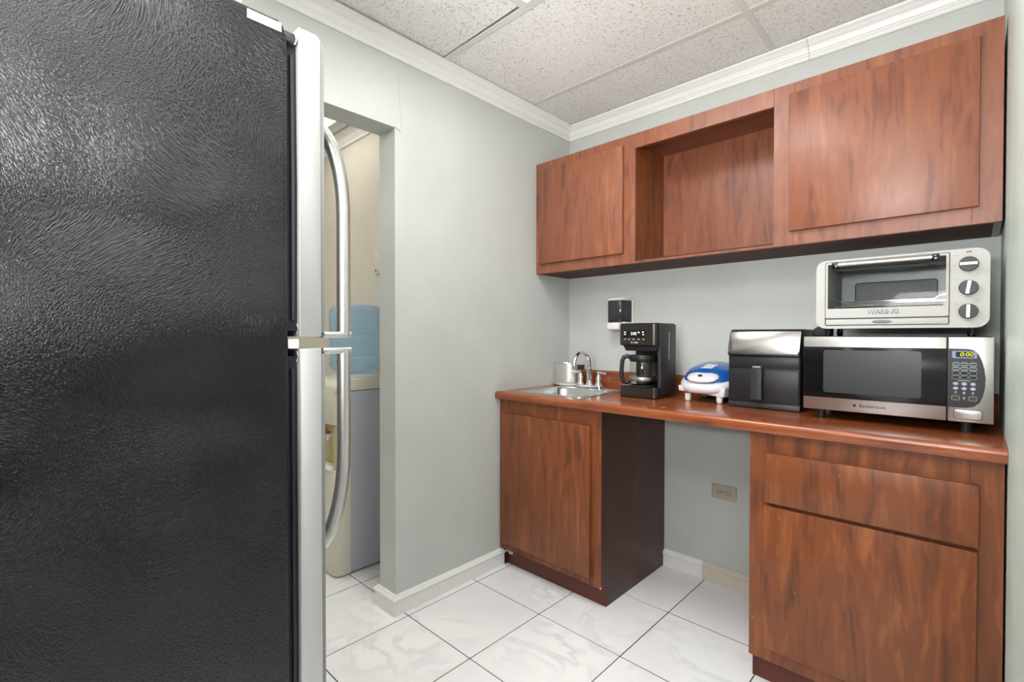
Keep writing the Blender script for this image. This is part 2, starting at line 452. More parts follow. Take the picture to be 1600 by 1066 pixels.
def thing(name, label, cat, loc, group=None):
    o = bpy.data.objects.new(name, None); C.objects.link(o); o.location = loc; o.empty_display_size = 0.05
    o['label'] = label; o['category'] = cat
    if group: o['group'] = group
    WORLD[o.name] = Vector(loc)
    return o


def tag(o, label, cat=None, group=None):
    o['label'] = label
    if cat: o['category'] = cat
    if group: o['group'] = group
    return o


def struct(o, label, cat):
    o['kind'] = 'structure'; o['label'] = label; o['category'] = cat
    return o


_dg = None


def text(body, x, y, z, size, mat, name, parent, align='CENTER', thick=0.0006, xs=1.0, bold=0.0, mtx=None, shear=0.0, smooth=0):
    """flat lettering on a surface facing -y; (x, z) is the middle of the line"""
    cu = bpy.data.curves.new('t', 'FONT'); cu.body = body; cu.size = size; cu.align_x = align; cu.align_y = 'CENTER'; cu.offset = bold; cu.shear = shear; cu.resolution_u = 3
    ob = bpy.data.objects.new('t', cu); C.objects.link(ob)
    bpy.context.view_layer.update()
    me = bpy.data.meshes.new_from_object(ob.evaluated_get(bpy.context.evaluated_depsgraph_get()))
    bm = bmesh.new(); bm.from_mesh(me)
    bpy.data.objects.remove(ob); bpy.data.curves.remove(cu); bpy.data.meshes.remove(me)
    if thick:
        r = bmesh.ops.extrude_face_region(bm, geom=bm.faces[:])
        bmesh.ops.translate(bm, verts=[g for g in r['geom'] if isinstance(g, bmesh.types.BMVert)], vec=(0, 0, thick))
    M = mtx or (Matrix.Translation((x, y, z)) @ Matrix.Rotation(PI / 2, 4, 'X') @ Matrix.Diagonal((xs, 1, 1, 1)))
    bm.transform(M)
    return link(name, bm, mat, parent, smooth=0)


# ================================================================== SETTING
ZK = 2.324
W = 1.8137
YJ = -1.203          # doorway jamb
TW = 0.122           # left wall thickness
ZD = 2.0405          # doorway head
YD2 = -2.02          # far jamb, behind the refrigerator
# floor with its tiles
TS = 0.388; TX0 = 0.0468; TY0 = -0.7835 + TS
fl = struct(link('floor', B(-2.2, 6.2, -4.2, 0.3, -0.06, -0.0009), 'grout', smooth=0), 'white marble-look ceramic tile floor with dark grout', 'floor')
tile_me = None
g = 0.0016
for i in range(-6, 9):
    for j in range(-1, 10):
        x0 = TX0 + TS * (i - 1); y1 = TY0 - TS * (j - 1)
        if x0 > 2.0 or x0 < -2.3 or y1 < -3.2: continue
        if tile_me is None:
            bm = B(0, TS - 2 * g, -(TS - 2 * g), 0, -0.012, 0.0, bev=0.0012, seg=1)
            o = link('tile', bm, 'floor_tile_glaze', fl, smooth=0, origin=(0, 0, 0))
            tile_me = o.data
            # mesh is relative to floor origin: bring it back to its own corner
            for v in tile_me.vertices: v.co += WORLD[fl.name]
        else:
            o = bpy.data.objects.new('tile', tile_me); C.objects.link(o); o.parent = fl
        o.location = Vector((x0 + g, y1 - g, random.uniform(-0.0003, 0.0003))) - WORLD[fl.name]
# hall floor further right, only seen in reflections
link('tile', B(TX0 + TS * 7, 6.2, -4.2, 0.0, -0.012, 0), 'floor_tile_glaze', fl, smooth=0)['kind'] = 'stuff'

# left wall with the doorway opening
bm = bmesh.new()
box(bm, -TW, 0, YJ, 0.0, 0, 2.6)
box(bm, -TW, 0, YD2, YJ, ZD, 2.6)
box(bm, -TW, 0, -4.2, YD2, 0, 2.6)
wl = struct(link('wall_left', bm, 'wall_sage', smooth=0), 'pale sage grey painted wall with an open doorway', 'wall')
# plaster repair ridge above the doorway corner and paint chips along the jamb edge
bm = bmesh.new()
pts = [(0.0005, -1.178, 2.03), (0.0012, -1.172, 2.07), (0.0012, -1.176, 2.12), (0.001, -1.182, 2.17), (0.0012, -1.186, 2.22), (0.0, -1.184, 2.26)]
tube(bm, pts, 0.002, 6, radii=[0.001, 0.003, 0.0025, 0.0028, 0.002, 0.001])
tube(bm, [(0.0, -1.203, 2.045), (0.002, -1.19, 2.038), (0.0, -1.175, 2.03)], 0.003, 6)
link('plaster_patch', bm, 'wall_sage', wl)
bm = bmesh.new()
for z in (0.09, 0.15, 0.20, 0.235, 0.29, 0.33, 0.40, 0.46, 0.53, 0.62, 0.68, 0.86, 1.18, 1.19):
    h = random.uniform(0.002, 0.006)
    box(bm, -0.0035, 0.0006, YJ - 0.0007, YJ + 0.0028, z - h, z + h, bev=0.0005, seg=1)
link('paint_chips', bm, 'paper', wl, smooth=0)['kind'] = 'stuff'
tag(bpy.data.objects['paint_chips'], 'white chips knocked out of the wall edge')
struct(link('wall_back', B(0 - TW, W + 0.15, 0.0, 0.12, 0, 2.6), 'wall_sage', smooth=0), 'sage grey wall behind the cabinets and counter', 'wall')
struct(link('wall_right', B(W, W + 0.13, -1.93, 0.0, 0, 2.6), 'wall_teal', smooth=0), 'pale green textured wall closing the kitchenette on the right', 'wall')
struct(link('wall_rear', B(-TW, 6.2, -4.3, -4.2, 0, 2.6), 'wall_dim', smooth=0), 'plain wall behind the camera', 'wall')
struct(link('wall_hall', B(6.2, 6.3, -4.2, 0.0, 0, 2.6), 'wall_dim', smooth=0), 'end wall of the hall right of the kitchenette', 'wall')
struct(link('wall_hall_back', B(W + 0.13, 6.2, -0.5, -0.38, 0, 2.6), 'wall_dim', smooth=0), 'hall side wall beyond the right opening', 'wall')
struct(link('wall_alcove', B(-2.2, -TW, -0.885, -0.76, 0, 2.6), 'wall_beige', smooth=0), 'beige wall seen through the doorway behind the water cooler', 'wall')
struct(link('wall_alcove_left', B(-2.3, -2.2, -4.2, -0.76, 0, 2.6), 'wall_beige', smooth=0), 'beige end wall of the room beyond the doorway', 'wall')
struct(link('wall_alcove_rear', B(-2.2, -TW, -3.3, -3.2, 0, 2.6), 'wall_beige', smooth=0), 'beige far wall of the room beyond the doorway', 'wall')

# suspended ceiling: deck above, tee grid, lay-in tiles
ce = struct(link('ceiling', B(-2.3, 6.3, -4.3, 0.12, 2.62, 2.70), 'plenum', smooth=0), 'suspended ceiling of pitted white acoustic tiles in a tee grid', 'ceiling')
CA, CS = -0.387, 0.588
def gbar(x0, x1, y0, y1, z=ZC):
    bm = B(x0, x1, y0, y1, z - 0.0005, z + 0.002); 
    mxx, myy = (x0 + x1) / 2, (y0 + y1) / 2
    if x1 - x0 > y1 - y0: box(bm, x0, x1, myy - 0.002, myy + 0.002, z, z + 0.035)
    else: box(bm, mxx - 0.002, mxx + 0.002, y0, y1, z, z + 0.035)
    return link('grid_bar', bm, 'grid_white', ce, smooth=0)
hw = 0.012
ys = [CA - CS * k for k in range(0, 7)]
for y in ys: gbar(0.0, 6.2, y - hw, y + hw)
rowy = [0.0] + ys + [-4.2]
for r in range(len(rowy) - 1):
    ya, yb = rowy[r], rowy[r + 1]
    xs = [1.12 + CS * 2 * k for k in range(0, 5)] if r < 2 else [0.528 + CS * k for k in range(0, 10)]
    xs = [x for x in xs if x < 6.1]
    for x in xs: gbar(x - hw, x + hw, yb + hw, ya - (hw if r else 0), ZC - 0.0006)
    xe = [0.0] + xs + [6.2]
    for k in range(len(xe) - 1):
        xa, xb = xe[k], xe[k + 1]
        lit = (r == 2 and abs(xa - 0.528) < 0.01) or (r == 4 and abs(xa - 1.116) < 0.01) or (r == 3 and abs(xa - (0.528 + CS * 3)) < 0.01) or (r == 3 and abs(xa - (0.528 + CS * 7)) < 0.01)
        if lit: continue
        bm = B(xa + 0.004, xb - 0.004, yb + 0.004, ya - 0.004, ZC + 0.003, ZC + 0.018)
        if r == 2 and k == 0:      # this tile sits askew and leaves a dark gap along the tee
            bm.transform(Matrix.Translation((0.25, -0.975, ZC)) @ Matrix.Rotation(math.radians(-1.6), 4, 'Z') @ Matrix.Translation((0.004, -0.012, 0.004)) @ Matrix.Translation((-0.25, 0.975, -ZC)))
        link('ceiling_tile', bm, 'ceiling_tile_fibre', ce, smooth=0)
# the room beyond the doorway
for x in (-2.0, -1.22, -0.6):
    gbar(x - hw, x + hw, -3.2, -0.885)
for y in (-0.99, -1.578, -2.166, -2.754): gbar(-2.2, -TW, y - hw, y + hw, ZC - 0.0006)
ay = [-0.885, -0.99, -1.578, -2.166, -2.754, -3.2]
ax = [-2.2, -2.0, -1.22, -0.6, -TW]
for a in range(5):
    for b_ in range(4):
        if a == 1 and b_ == 2: continue
        link('ceiling_tile', B(ax[b_] + 0.004, ax[b_ + 1] - 0.004, ay[a + 1] + 0.004, ay[a] - 0.004, ZC + 0.003, ZC + 0.018), 'ceiling_tile_fibre', ce, smooth=0)


def fixture(x0, x1, y0, y1, label, mat='light_panel'):
    t = thing('ceiling_light', label, 'light', ((x0 + x1) / 2, (y0 + y1) / 2, ZC))
    fr = 0.014
    bm = bmesh.new()
    frame(bm, [(x0, y0), (x1, y0), (x1, y1), (x0, y1)], [(x0 + fr, y0 + fr), (x1 - fr, y0 + fr), (x1 - fr, y1 - fr), (x0 + fr, y1 - fr)], ZC - 0.003, ZC + 0.03, 'z')
    link('frame', bm, 'grid_white', t, smooth=0)
    link('diffuser', B(x0 + fr, x1 - fr, y0 + fr, y1 - fr, ZC + 0.004, ZC + 0.010), mat, t, smooth=0)
    link('housing', B(x0 + fr, x1 - fr, y0 + fr, y1 - fr, ZC + 0.012, ZC + 0.08), 'grid_white', t, smooth=0)
    return t


fixture(0.540, 1.104, -1.551, -0.987, 'square recessed ceiling light whose corner just shows at the top of the frame')
fixture(2.304, 2.868, -2.139, -1.575, 'square recessed ceiling light in the hall right of the opening')
fixture(4.656, 5.22, -2.139, -1.575, 'square recessed ceiling light at the far end of the hall')
fixture(1.128, 1.692, -2.727, -2.163, 'added unseen fill panel above and behind the camera')  # made-up panel to go with the rear fill
fixture(-1.898, -1.302, -2.742, -2.178, 'added warm fill panel deeper in the room beyond the doorway, out of view', 'light_panel_warm')  # no light known here, panel added along with the alcove fill
fixture(-1.208, -0.612, -1.566, -1.002, 'warm square ceiling light seen through the top of the doorway', 'light_panel_warm')

# crown moulding
CP = [(0, ZK), (.008, ZK), (.0125, ZK + .006), (.0125, ZK + .013), (.0165, ZK + .0155), (.0165, ZK + .021), (.021, ZK + .024), (.024, ZK + .033), (.031, ZK + .044),
      (.038, ZK + .048), (.041, ZK + .052), (.047, ZK + .058), (.0542, ZK + .062), (.0542, ZC - .001), (0, ZC - .001)]
bm = sweep_profile(bmesh.new(), CP, [((0, -4.2), (1, 0)), ((0, 0), (1, -1))])
struct(link('trim_1', bm, 'trim_white', smooth=25), 'white crown moulding along the left wall', 'moulding')
bm = sweep_profile(bmesh.new(), CP, [((0, 0), (1, -1)), ((1.245, 0), (0, -1))])
CP2 = [(d + .002 if d else 0, z - (.002 if z < ZC - .01 else 0)) for d, z in CP]
b2 = sweep_profile(bmesh.new(), CP2, [((1.247, 0), (0, -1)), ((W, 0), (0, -1))])
merge(bm, b2)
struct(link('trim_2', bm, 'trim_white', smooth=25), 'white crown moulding along the back wall above the cabinets, with a joint', 'moulding')
bm = sweep_profile(bmesh.new(), CP, [((-2.2, -0.885), (0, -1)), ((-TW, -0.885), (0, -1))])
struct(link('trim_3', bm, 'trim_white', smooth=25), 'cream lit crown moulding in the room beyond the doorway', 'moulding')

# baseboards
BP = [(0, 0), (.017, 0), (.017, .058), (.021, .062), (.0225, .067), (.019, .073), (.013, .076), (.010, .082), (0, .082)]
bm = bmesh.new()
sweep_profile(bm, BP, [((0, -0.53), (1, 0)), ((0, YJ), (1, -1)), ((-TW, YJ), (-1, -1)), ((-TW, -0.886), (-1, 0))])
struct(link('baseboard_left', bm, 'trim_white', smooth=35), 'white baseboard wrapping the doorway corner of the left wall', 'baseboard')
bm = sweep_profile(bmesh.new(), BP, [((0.612, 0), (0, -1)), ((0.812, 0), (0, -1))])
bb = struct(link('baseboard_back', bm, 'trim_white', smooth=35), 'white baseboard in the knee space under the counter', 'baseboard')
bm = sweep_profile(bmesh.new(), BP, [((0.813, 0), (0, -1)), ((1.202, 0), (0, -1))])
tag(link('board', bm, 'trim_aged', bb, smooth=35), 'dirtier beige length of baseboard')
bm = sweep_profile(bmesh.new(), BP, [((-2.2, -0.885), (0, -1)), ((-TW - .023, -0.885), (0, -1))])
struct(link('baseboard_alcove', bm, 'trim_white', smooth=35), 'white baseboard in the room beyond the doorway', 'baseboard')
# caulk / quarter line at floor
# ================================================================== REFRIGERATOR
FX = 0.95
t = thing('refrigerator', 'black refrigerator with stainless steel doors, seen from its textured side', 'refrigerator', (0.56, -2.35, 0))
FY = -2.012
bm = bmesh.new()
prism(bm, [(-2.72, 0.03), (FY, 0.03), (FY, 1.655), (FY - .006, 1.669), (FY - .012, 1.672), (-2.72, 1.672)], 0.17, FX, 'x', bev=0.004)
link('body', bm, 'fridge_black', t, smooth=30)
link('top_trim', B(0.172, FX - 0.001, -2.715, FY - 0.012, 1.672, 1.6745, bev=0.001), 'grey_metal', t)
bm = B(0.19, FX - 0.012, FY, -1.992, 1.182, 1.655); link('gasket', bm, 'rubber', t)
bm = B(0.19, FX - 0.012, FY, -1.992, 0.10, 1.140); link('gasket', bm, 'rubber', t)
for z0, z1 in ((1.20, 1.63), (0.13, 1.12)):
    bm = bmesh.new(); tube(bm, [(FX - 0.010, -2.001, z0), (FX - 0.008, -2.001, (z0 + z1) / 2), (FX - 0.010, -2.002, z1)], 0.0035, 8); link('gasket_fold', bm, 'rubber', t)
link('mullion', B(0.18, FX - 0.003, FY, -1.994, 1.153, 1.1685, bev=0.001), 'cream_plastic', t)
# doors: flat stainless side, gently bowed front
def fdoor(z0, z1, rt, rb):
    # outline in (y, z) for the end cheek
    y0, y1 = -1.994, -1.957
    yo = rrect(y0, y1, z0, z1, 0.003, 4, (0.001, rb, rt, 0.001))
    bm = prism(bmesh.new(), yo, 0.17, FX, 'x', bev=0.0015)
    d = link('door', bm, 'steel_door', t, smooth=40)
    # bowed front skin
    n = 14; prof = []
    for k in range(n + 1):
        x = 0.17 + (FX - 0.17) * k / n; u = 2 * k / n - 1
        prof.append((x, y1 + 0.011 - 0.006 * u ** 4))
    out = [(0.171, y1)] + prof + [(FX - 0.001, y1)]
    b = prism(bmesh.new(), out, z0 + 0.005, z1 - 0.009, 'z', bev=0.003)
    link('front_skin', b, 'grey_metal', d, smooth=40)
    return d
d1 = fdoor(1.1725, 1.6765, 0.012, 0.002)
d2 = fdoor(0.08, 1.153, 0.002, 0.01)
hx = 0.925
def handle(door, zf, sgn, zs, ze):
    yb = -1.905; r = 0.0125; yd = -1.948
    bm = bmesh.new()
    box(bm, hx - 0.011, hx + 0.011, yd, yb + 0.0125, zf - 0.0055, zf + 0.0055, bev=0.003)
    pts = [(hx, yb, zf)]
    for k in range(1, 9): pts.append((hx, yb, zf + (zs - zf) * k / 8))
    for k in range(1, 15):
        u = k / 14; pts.append((hx, yb + (yd - yb - 0.012) * (1 - math.cos(u * PI / 2)) , zs + (ze - zs) * math.sin(u * PI / 2)**0.9))
    tube(bm, pts, r, 20, flat=0.95)
    tag(link('handle', bm, 'handle_steel', door, smooth=50), 'curved brushed steel bar handle')
handle(d1, 1.1755, 1, 1.385, 1.535)
handle(d2, 1.1475, -1, 0.985, 0.805)
# hinge cover fragments and sticker
link('hinge_cover', B(FX - 0.03, FX - 0.002, FY - 0.004, -1.996, 1.648, 1.664, bev=0.003), 'charcoal', t)
st = link('sticker', B(FX, FX + 0.0006, -2.071, -2.021, 1.6555, 1.669), 'paper', t, smooth=0); tag(st, 'white paper energy sticker')
for z, e in ((1.6652, -2.033), (1.6622, -2.030), (1.6592, -2.036)):
    link('sticker_line', B(FX + 0.0006, FX + 0.0008, -2.058, e, z - 0.0004, z + 0.0004), 'print_grey', st, smooth=0)
for dd, z in ((d1, 1.655), (d1, 1.185), (d2, 1.14)):
    b = bmesh.new(); tube(b, [(FX - 0.004, -1.999, z - 0.008), (FX - 0.002, -1.9965, z), (FX - 0.003, -1.998, z + 0.008)], 0.0012, 6)
    link('hinge_pin', b, 'chrome', dd)
for y in (-2.05, -2.66):
    for x in (0.22, 0.90):
        b = bmesh.new(); lathe(b, [(0.02, 0), (0.02, 0.012), (0.012, 0.014), (0.012, 0.032)], x, y, 14); link('foot', b, 'black_plastic', t)
tb = thing('box', 'white carton standing on top of the refrigerator', 'box', (0.6, -2.28, 1.6745))
link('carton_body', B(0.30, 0.90, -2.50, -2.062, 1.676, 1.94, bev=0.002), 'carton', tb)
link('flap', B(0.30, 0.90, -2.50, -2.28, 1.94, 1.943), 'carton', tb)
link('flap', B(0.30, 0.90, -2.276, -2.054, 1.94, 1.943), 'carton', tb)

# ================================================================== WATER COOLER beyond the doorway
t = thing('water_cooler', 'cream and grey bottled water cooler standing beyond the doorway', 'water cooler', (-0.61, -1.07, 0))
x0, x1 = -0.77, -0.45
bm = B(x0 + 0.004, x1 - 0.001, -1.175, -0.912, 0.012, 0.90); link('side_casing', bm, 'cooler_grey', t)
bm = bmesh.new()
o = [(x0, -1.168), (x0, -1.215), (x0 + 0.012, -1.238), (x0 + 0.035, -1.246), (x1 - 0.035, -1.246), (x1 - 0.012, -1.238), (x1, -1.215), (x1, -1.168)]
prism(bm, o, 0.008, 0.52, 'z', bev=0.003); link('lower_front', bm, 'cream_plastic', t, smooth=40)
bm = bmesh.new(); prism(bm, o, 0.74, 0.905, 'z', bev=0.003); link('upper_front', bm, 'cream_plastic', t, smooth=40)
bm = bmesh.new()
box(bm, x0, x0 + 0.045, -1.232, -1.168, 0.52, 0.74); box(bm, x1 - 0.045, x1, -1.232, -1.168, 0.52, 0.74); box(bm, x0 + 0.04, x1 - 0.04, -1.185, -1.168, 0.52, 0.74)
link('tap_recess', bm, 'recess_cream', t)
link('drip_tray', B(x0 + 0.045, x1 - 0.045, -1.255, -1.19, 0.515, 0.53, bev=0.004), 'white_plastic', t)
for x, m_ in ((-0.66, 'blue_lid'), (-0.56, 'tap_red')):
    b = bmesh.new(); tube(b, [(x, -1.188, 0.68), (x, -1.228, 0.68), (x, -1.228, 0.655)], 0.010, 10); tp = link('tap', b, 'white_plastic', t)
    link('lever', B(x - 0.008, x + 0.008, -1.245, -1.218, 0.690, 0.700, bev=0.003), m_, tp)
bm = bmesh.new()
prism(bm, [(-1.244, 0.902), (-0.912, 0.902), (-0.912, 0.945), (-0.93, 0.957), (-1.19, 0.957), (-1.225, 0.948), (-1.242, 0.925)], x0 - 0.002, x1 + 0.002, 'x', bev=0.006)
link('top_cover', bm, 'cream_plastic', t, smooth=40)
bm = bmesh.new(); lathe(bm, [(0.125, 0.957), (0.125, 0.966), (0.10, 0.976), (0.085, 0.978)], -0.61, -1.05, 36); link('bottle_collar', bm, 'white_plastic', t, smooth=40)
bm = bmesh.new(); prism(bm, [(-1.085, 0.868), (-1.073, 0.868), (-1.079, 0.883)], x1 - 0.0015, x1 - 0.0003, 'x'); link('warning_triangle', bm, 'recess_cream', t, smooth=0)
t = thing('water_bottle', 'blue translucent water bottle upended on the water cooler', 'bottle', (-0.61, -1.05, 0.978))
bm = bmesh.new()
R = 0.134
prof = [(0.05, 0.979), (0.09, 0.984), (0.122, 0.997), (R, 1.02), (R, 1.062), (R - .003, 1.066), (R - .007, 1.070), (R - .003, 1.074), (R - 0.001, 1.078), (R - 0.001, 1.170), (R - .003, 1.174), (R - .007, 1.178), (R - .003, 1.182),
        (R, 1.187), (R, 1.295), (R - .005, 1.312), (R - .018, 1.326), (R - .04, 1.331), (0.06, 1.329), (0.02, 1.326)]
lathe(bm, prof, -0.61, -1.05, 48); link('bottle_shell', bm, 'bottle_blue', t, smooth=50)
t = thing('thermostat', 'small cream wall box half hidden behind the doorway edge', 'thermostat', (-0.61, -0.89, 1.512))
link('case', B(-0.672, -0.55, -0.905, -0.885, 1.515, 1.645, bev=0.004), 'cream_plastic', t)
link('button', B(-0.660, -0.650, -0.909, -0.905, 1.53, 1.54, bev=0.001), 'grey_metal', t)

# ================================================================== WALL CABINET
D1 = 0.3034; ZT, ZB = 2.113, 1.512; UX = W - 0.006
t = thing('wall_cabinet', 'long cherry wood wall cabinet with an open shelf between two doors', 'cabinet', (0.9, -0.15, ZB))
yf = -D1
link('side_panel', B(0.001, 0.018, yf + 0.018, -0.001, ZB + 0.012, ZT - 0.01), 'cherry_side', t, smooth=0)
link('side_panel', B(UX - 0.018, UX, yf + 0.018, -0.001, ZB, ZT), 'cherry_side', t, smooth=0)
link('top_panel', B(0.001, UX, yf + 0.018, -0.001, ZT - 0.03, ZT - 0.012), 'cherry_rail', t, smooth=0)
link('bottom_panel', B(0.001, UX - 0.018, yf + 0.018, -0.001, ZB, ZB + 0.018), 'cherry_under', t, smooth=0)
link('back_panel', B(0.018, UX - 0.018, -0.012, -0.002, ZB + 0.018, ZT - 0.03), 'cherry_sheen', t, smooth=0)
link('divider', B(0.588, 0.6045, yf + 0.018, -0.012, ZB + 0.018, ZT - 0.03), 'cherry', t, smooth=0)
link('divider', B(1.1955, 1.212, yf + 0.018, -0.012, ZB + 0.018, ZT - 0.03), 'cherry', t, smooth=0)
bm = bmesh.new()
for a in ((0.001, 0.042, ZB, ZT), (0.535, 0.6065, ZB, ZT), (1.193, 1.262, ZB, ZT), (1.742, UX, ZB, ZT)):
    box(bm, a[0], a[1], yf, yf + 0.018, a[2], a[3], bev=0.0008, seg=1)
for i, a in enumerate(((0.042, 0.535, 2.05, ZT), (0.042, 0.535, ZB, 1.575), (0.6065, 1.193, 2.045, ZT), (0.6065, 1.193, ZB, 1.521), (1.262, 1.742, 2.05, ZT), (1.262, 1.742, ZB, 1.575))):
    box(bm, a[0], a[1], yf + 0.0002, yf + 0.018, a[2], a[3], bev=0.0008, seg=1)
link('face_frame', bm, 'cherry_sheen', t, smooth=0)
for x0, x1 in ((0.035, 0.549), (1.249, 1.757)):
    d = link('door', B(x0, x1, yf - 0.019, yf - 0.001, 1.5625, 2.069, bev=0.0022, seg=2), 'cherry_sheen', t, smooth=30)
    for z in (1.66, 1.97):
        b = bmesh.new(); xx = x0 + 0.03; tube(b, [(xx, yf - 0.0008, z - 0.02), (xx, yf - 0.0008, z + 0.02)], 0.0035, 8); link('hinge', b, 'grey_metal', d)

# ================================================================== BASE CABINETS
D3 = 0.586; ZBOT = 0.092; ZU = 0.857; yf = -D3; YK = -0.544
t = thing('base_cabinet', 'cherry wood single door base cabinet under the sink', 'cabinet', (0.305, -0.29, 0))
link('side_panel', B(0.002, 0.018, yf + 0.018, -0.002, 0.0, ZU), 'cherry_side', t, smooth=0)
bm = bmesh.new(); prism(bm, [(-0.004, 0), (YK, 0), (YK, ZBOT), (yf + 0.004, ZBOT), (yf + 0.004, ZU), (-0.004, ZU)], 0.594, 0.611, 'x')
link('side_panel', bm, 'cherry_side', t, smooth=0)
link('bottom_panel', B(0.018, 0.594, yf + 0.018, -0.004, ZBOT, ZBOT + 0.016), 'cherry_plain', t, smooth=0)
link('back_panel', B(0.018, 0.594, -0.010, -0.003, ZBOT + 0.016, ZU), 'cherry_plain', t, smooth=0)
link('toe_kick', B(0.018, 0.6105, YK - 0.001, YK + 0.016, 0.0, ZBOT), 'cherry_plain', t, smooth=0)
bm = bmesh.new()
for a in ((0.002, 0.056, ZBOT, ZU), (0.556, 0.6105, ZBOT, ZU)): box(bm, a[0], a[1], yf, yf + 0.018, a[2], a[3], bev=0.0008, seg=1)
for a in ((0.056, 0.556, 0.765, ZU), (0.056, 0.556, ZBOT, 0.145)): box(bm, a[0], a[1], yf + 0.0002, yf + 0.018, a[2], a[3], bev=0.0008, seg=1)
link('face_frame', bm, 'cherry', t, smooth=0)
link('door', B(0.038, 0.563, yf - 0.020, yf - 0.001, 0.129, 0.786, bev=0.0022), 'cherry', t)
b = bmesh.new()
prism(b, [(0.022, 0.058), (0.03, 0.068), (0.04, 0.066), (0.056, 0.064), (0.060, 0.058), (0.050, 0.053), (0.043, 0.048), (0.030, 0.050)], YK - 0.0018, YK - 0.0006, 'y')
tag(link('chipped_patch', b, 'paper', t, smooth=0), 'white chipped patch on the toe kick')
link('corner_chip', B(0.606, 0.6115, yf - 0.0008, yf + 0.003, ZBOT - 0.001, ZBOT + 0.007), 'chipboard', t, smooth=0)

t = thing('base_cabinet', 'wide cherry wood base cabinet with one drawer over a door, against the right wall', 'cabinet', (1.5, -0.29, 0))
RX = W - 0.0045
bm = bmesh.new(); prism(bm, [(-0.004, 0), (YK, 0), (YK, ZBOT), (yf + 0.004, ZBOT), (yf + 0.004, ZU), (-0.004, ZU)], 1.2035, 1.2205, 'x')
link('side_panel', bm, 'cherry_side', t, smooth=0)
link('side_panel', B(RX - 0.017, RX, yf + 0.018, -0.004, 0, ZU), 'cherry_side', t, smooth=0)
link('bottom_panel', B(1.2205, RX - 0.017, yf + 0.018, -0.004, ZBOT, ZBOT + 0.016), 'cherry_plain', t, smooth=0)
link('back_panel', B(1.2205, RX - 0.017, -0.010, -0.003, ZBOT + 0.016, ZU), 'cherry_plain', t, smooth=0)
link('toe_kick', B(1.204, RX, YK - 0.001, YK + 0.016, 0.0, ZBOT), 'cherry_plain', t, smooth=0)
bm = bmesh.new()
for a in ((1.2035, 1.275, ZBOT, ZU), (1.745, RX, ZBOT, ZU)): box(bm, a[0], a[1], yf, yf + 0.018, a[2], a[3], bev=0.0008, seg=1)
for a in ((1.275, 1.745, 0.765, ZU), (1.275, 1.745, 0.595, 0.64), (1.275, 1.745, ZBOT, 0.16)): box(bm, a[0], a[1], yf + 0.0002, yf + 0.018, a[2], a[3], bev=0.0008, seg=1)
link('face_frame', bm, 'cherry', t, smooth=0)
link('drawer', B(1.256, 1.763, yf - 0.020, yf - 0.001, 0.6265, 0.789, bev=0.002), 'cherry', t)
link('door', B(1.252, 1.761, yf - 0.019, yf - 0.001, 0.142, 0.6145, bev=0.0022), 'cherry', t)
b = bmesh.new()
for x, y, z in ((1.296, yf - 0.0192, 0.584), (1.300, yf - 0.0192, 0.579), (1.259, yf - 0.0192, 0.595), (1.235, yf, 0.57), (1.213, yf, 0.22), (1.215, yf, 0.215), (1.217, yf, 0.16), (1.46, yf - 0.0205, 0.752), (1.345, yf - 0.0192, 0.36), (1.298, yf - 0.0192, 0.588)):
    box(b, x, x + random.uniform(.001, .003), y - 0.0006, y, z, z + random.uniform(.001, .003))
q = link('nicks', b, 'chipboard', t, smooth=0); q['kind'] = 'stuff'

# ================================================================== COUNTERTOP with backsplash and sink hole
ZT_, ZL = 0.892, 0.857; YF = -0.622
t = thing('countertop', 'glossy red-brown wood laminate countertop with bullnose front edge', 'countertop', (0.9, -0.31, ZL))
HX0, HX1, HY0, HY1 = 0.115, 0.447, -0.522, -0.225
cx1 = W - 0.001
bm = bmesh.new()
nose = [(HY0, ZL + 0.004), (YF + 0.012, ZL + 0.004), (YF + 0.010, ZL), (YF + 0.002, ZL), (YF, ZL + 0.003), (YF, ZT_ - 0.014)]
for k in range(1, 8):
    a = k / 7 * PI / 2; nose.append((YF + 0.012 - 0.012 * math.cos(a), ZT_ - 0.014 + 0.014 * math.sin(a)))
nose.append((HY0, ZT_))
prism(bm, nose, 0.001, cx1, 'x')
box(bm, 0.001, HX0, HY0, HY1, ZL + 0.004, ZT_); box(bm, HX1, cx1, HY0, HY1, ZL + 0.004, ZT_); box(bm, 0.001, cx1, HY1, -0.001, ZL + 0.004, ZT_)
link('slab', bm, 'counter_laminate', t, smooth=45)
bm = bmesh.new(); prism(bm, [(-0.001, ZT_), (-0.021, ZT_), (-0.021, 0.968), (-0.018, 0.975), (-0.012, 0.978), (-0.001, 0.978)], 0.001, cx1, 'x', bev=0.001)
tag(link('backsplash', bm, 'counter_laminate', None, smooth=45), 'low wood laminate backsplash strip running along the back of the counter', 'backsplash')
b = bmesh.new()
for x, y in ((0.86, -0.545), (0.865, -0.54), (0.975, -0.56), (0.985, -0.555), (0.995, -0.556)):
    prism(b, [(x, y), (x + 0.007, y + 0.002), (x + 0.012, y + 0.001), (x + 0.006, y - 0.002)], ZT_, ZT_ + 0.0003, 'z')
q = link('worn_marks', b, 'chipboard', t, smooth=0); q['kind'] = 'stuff'

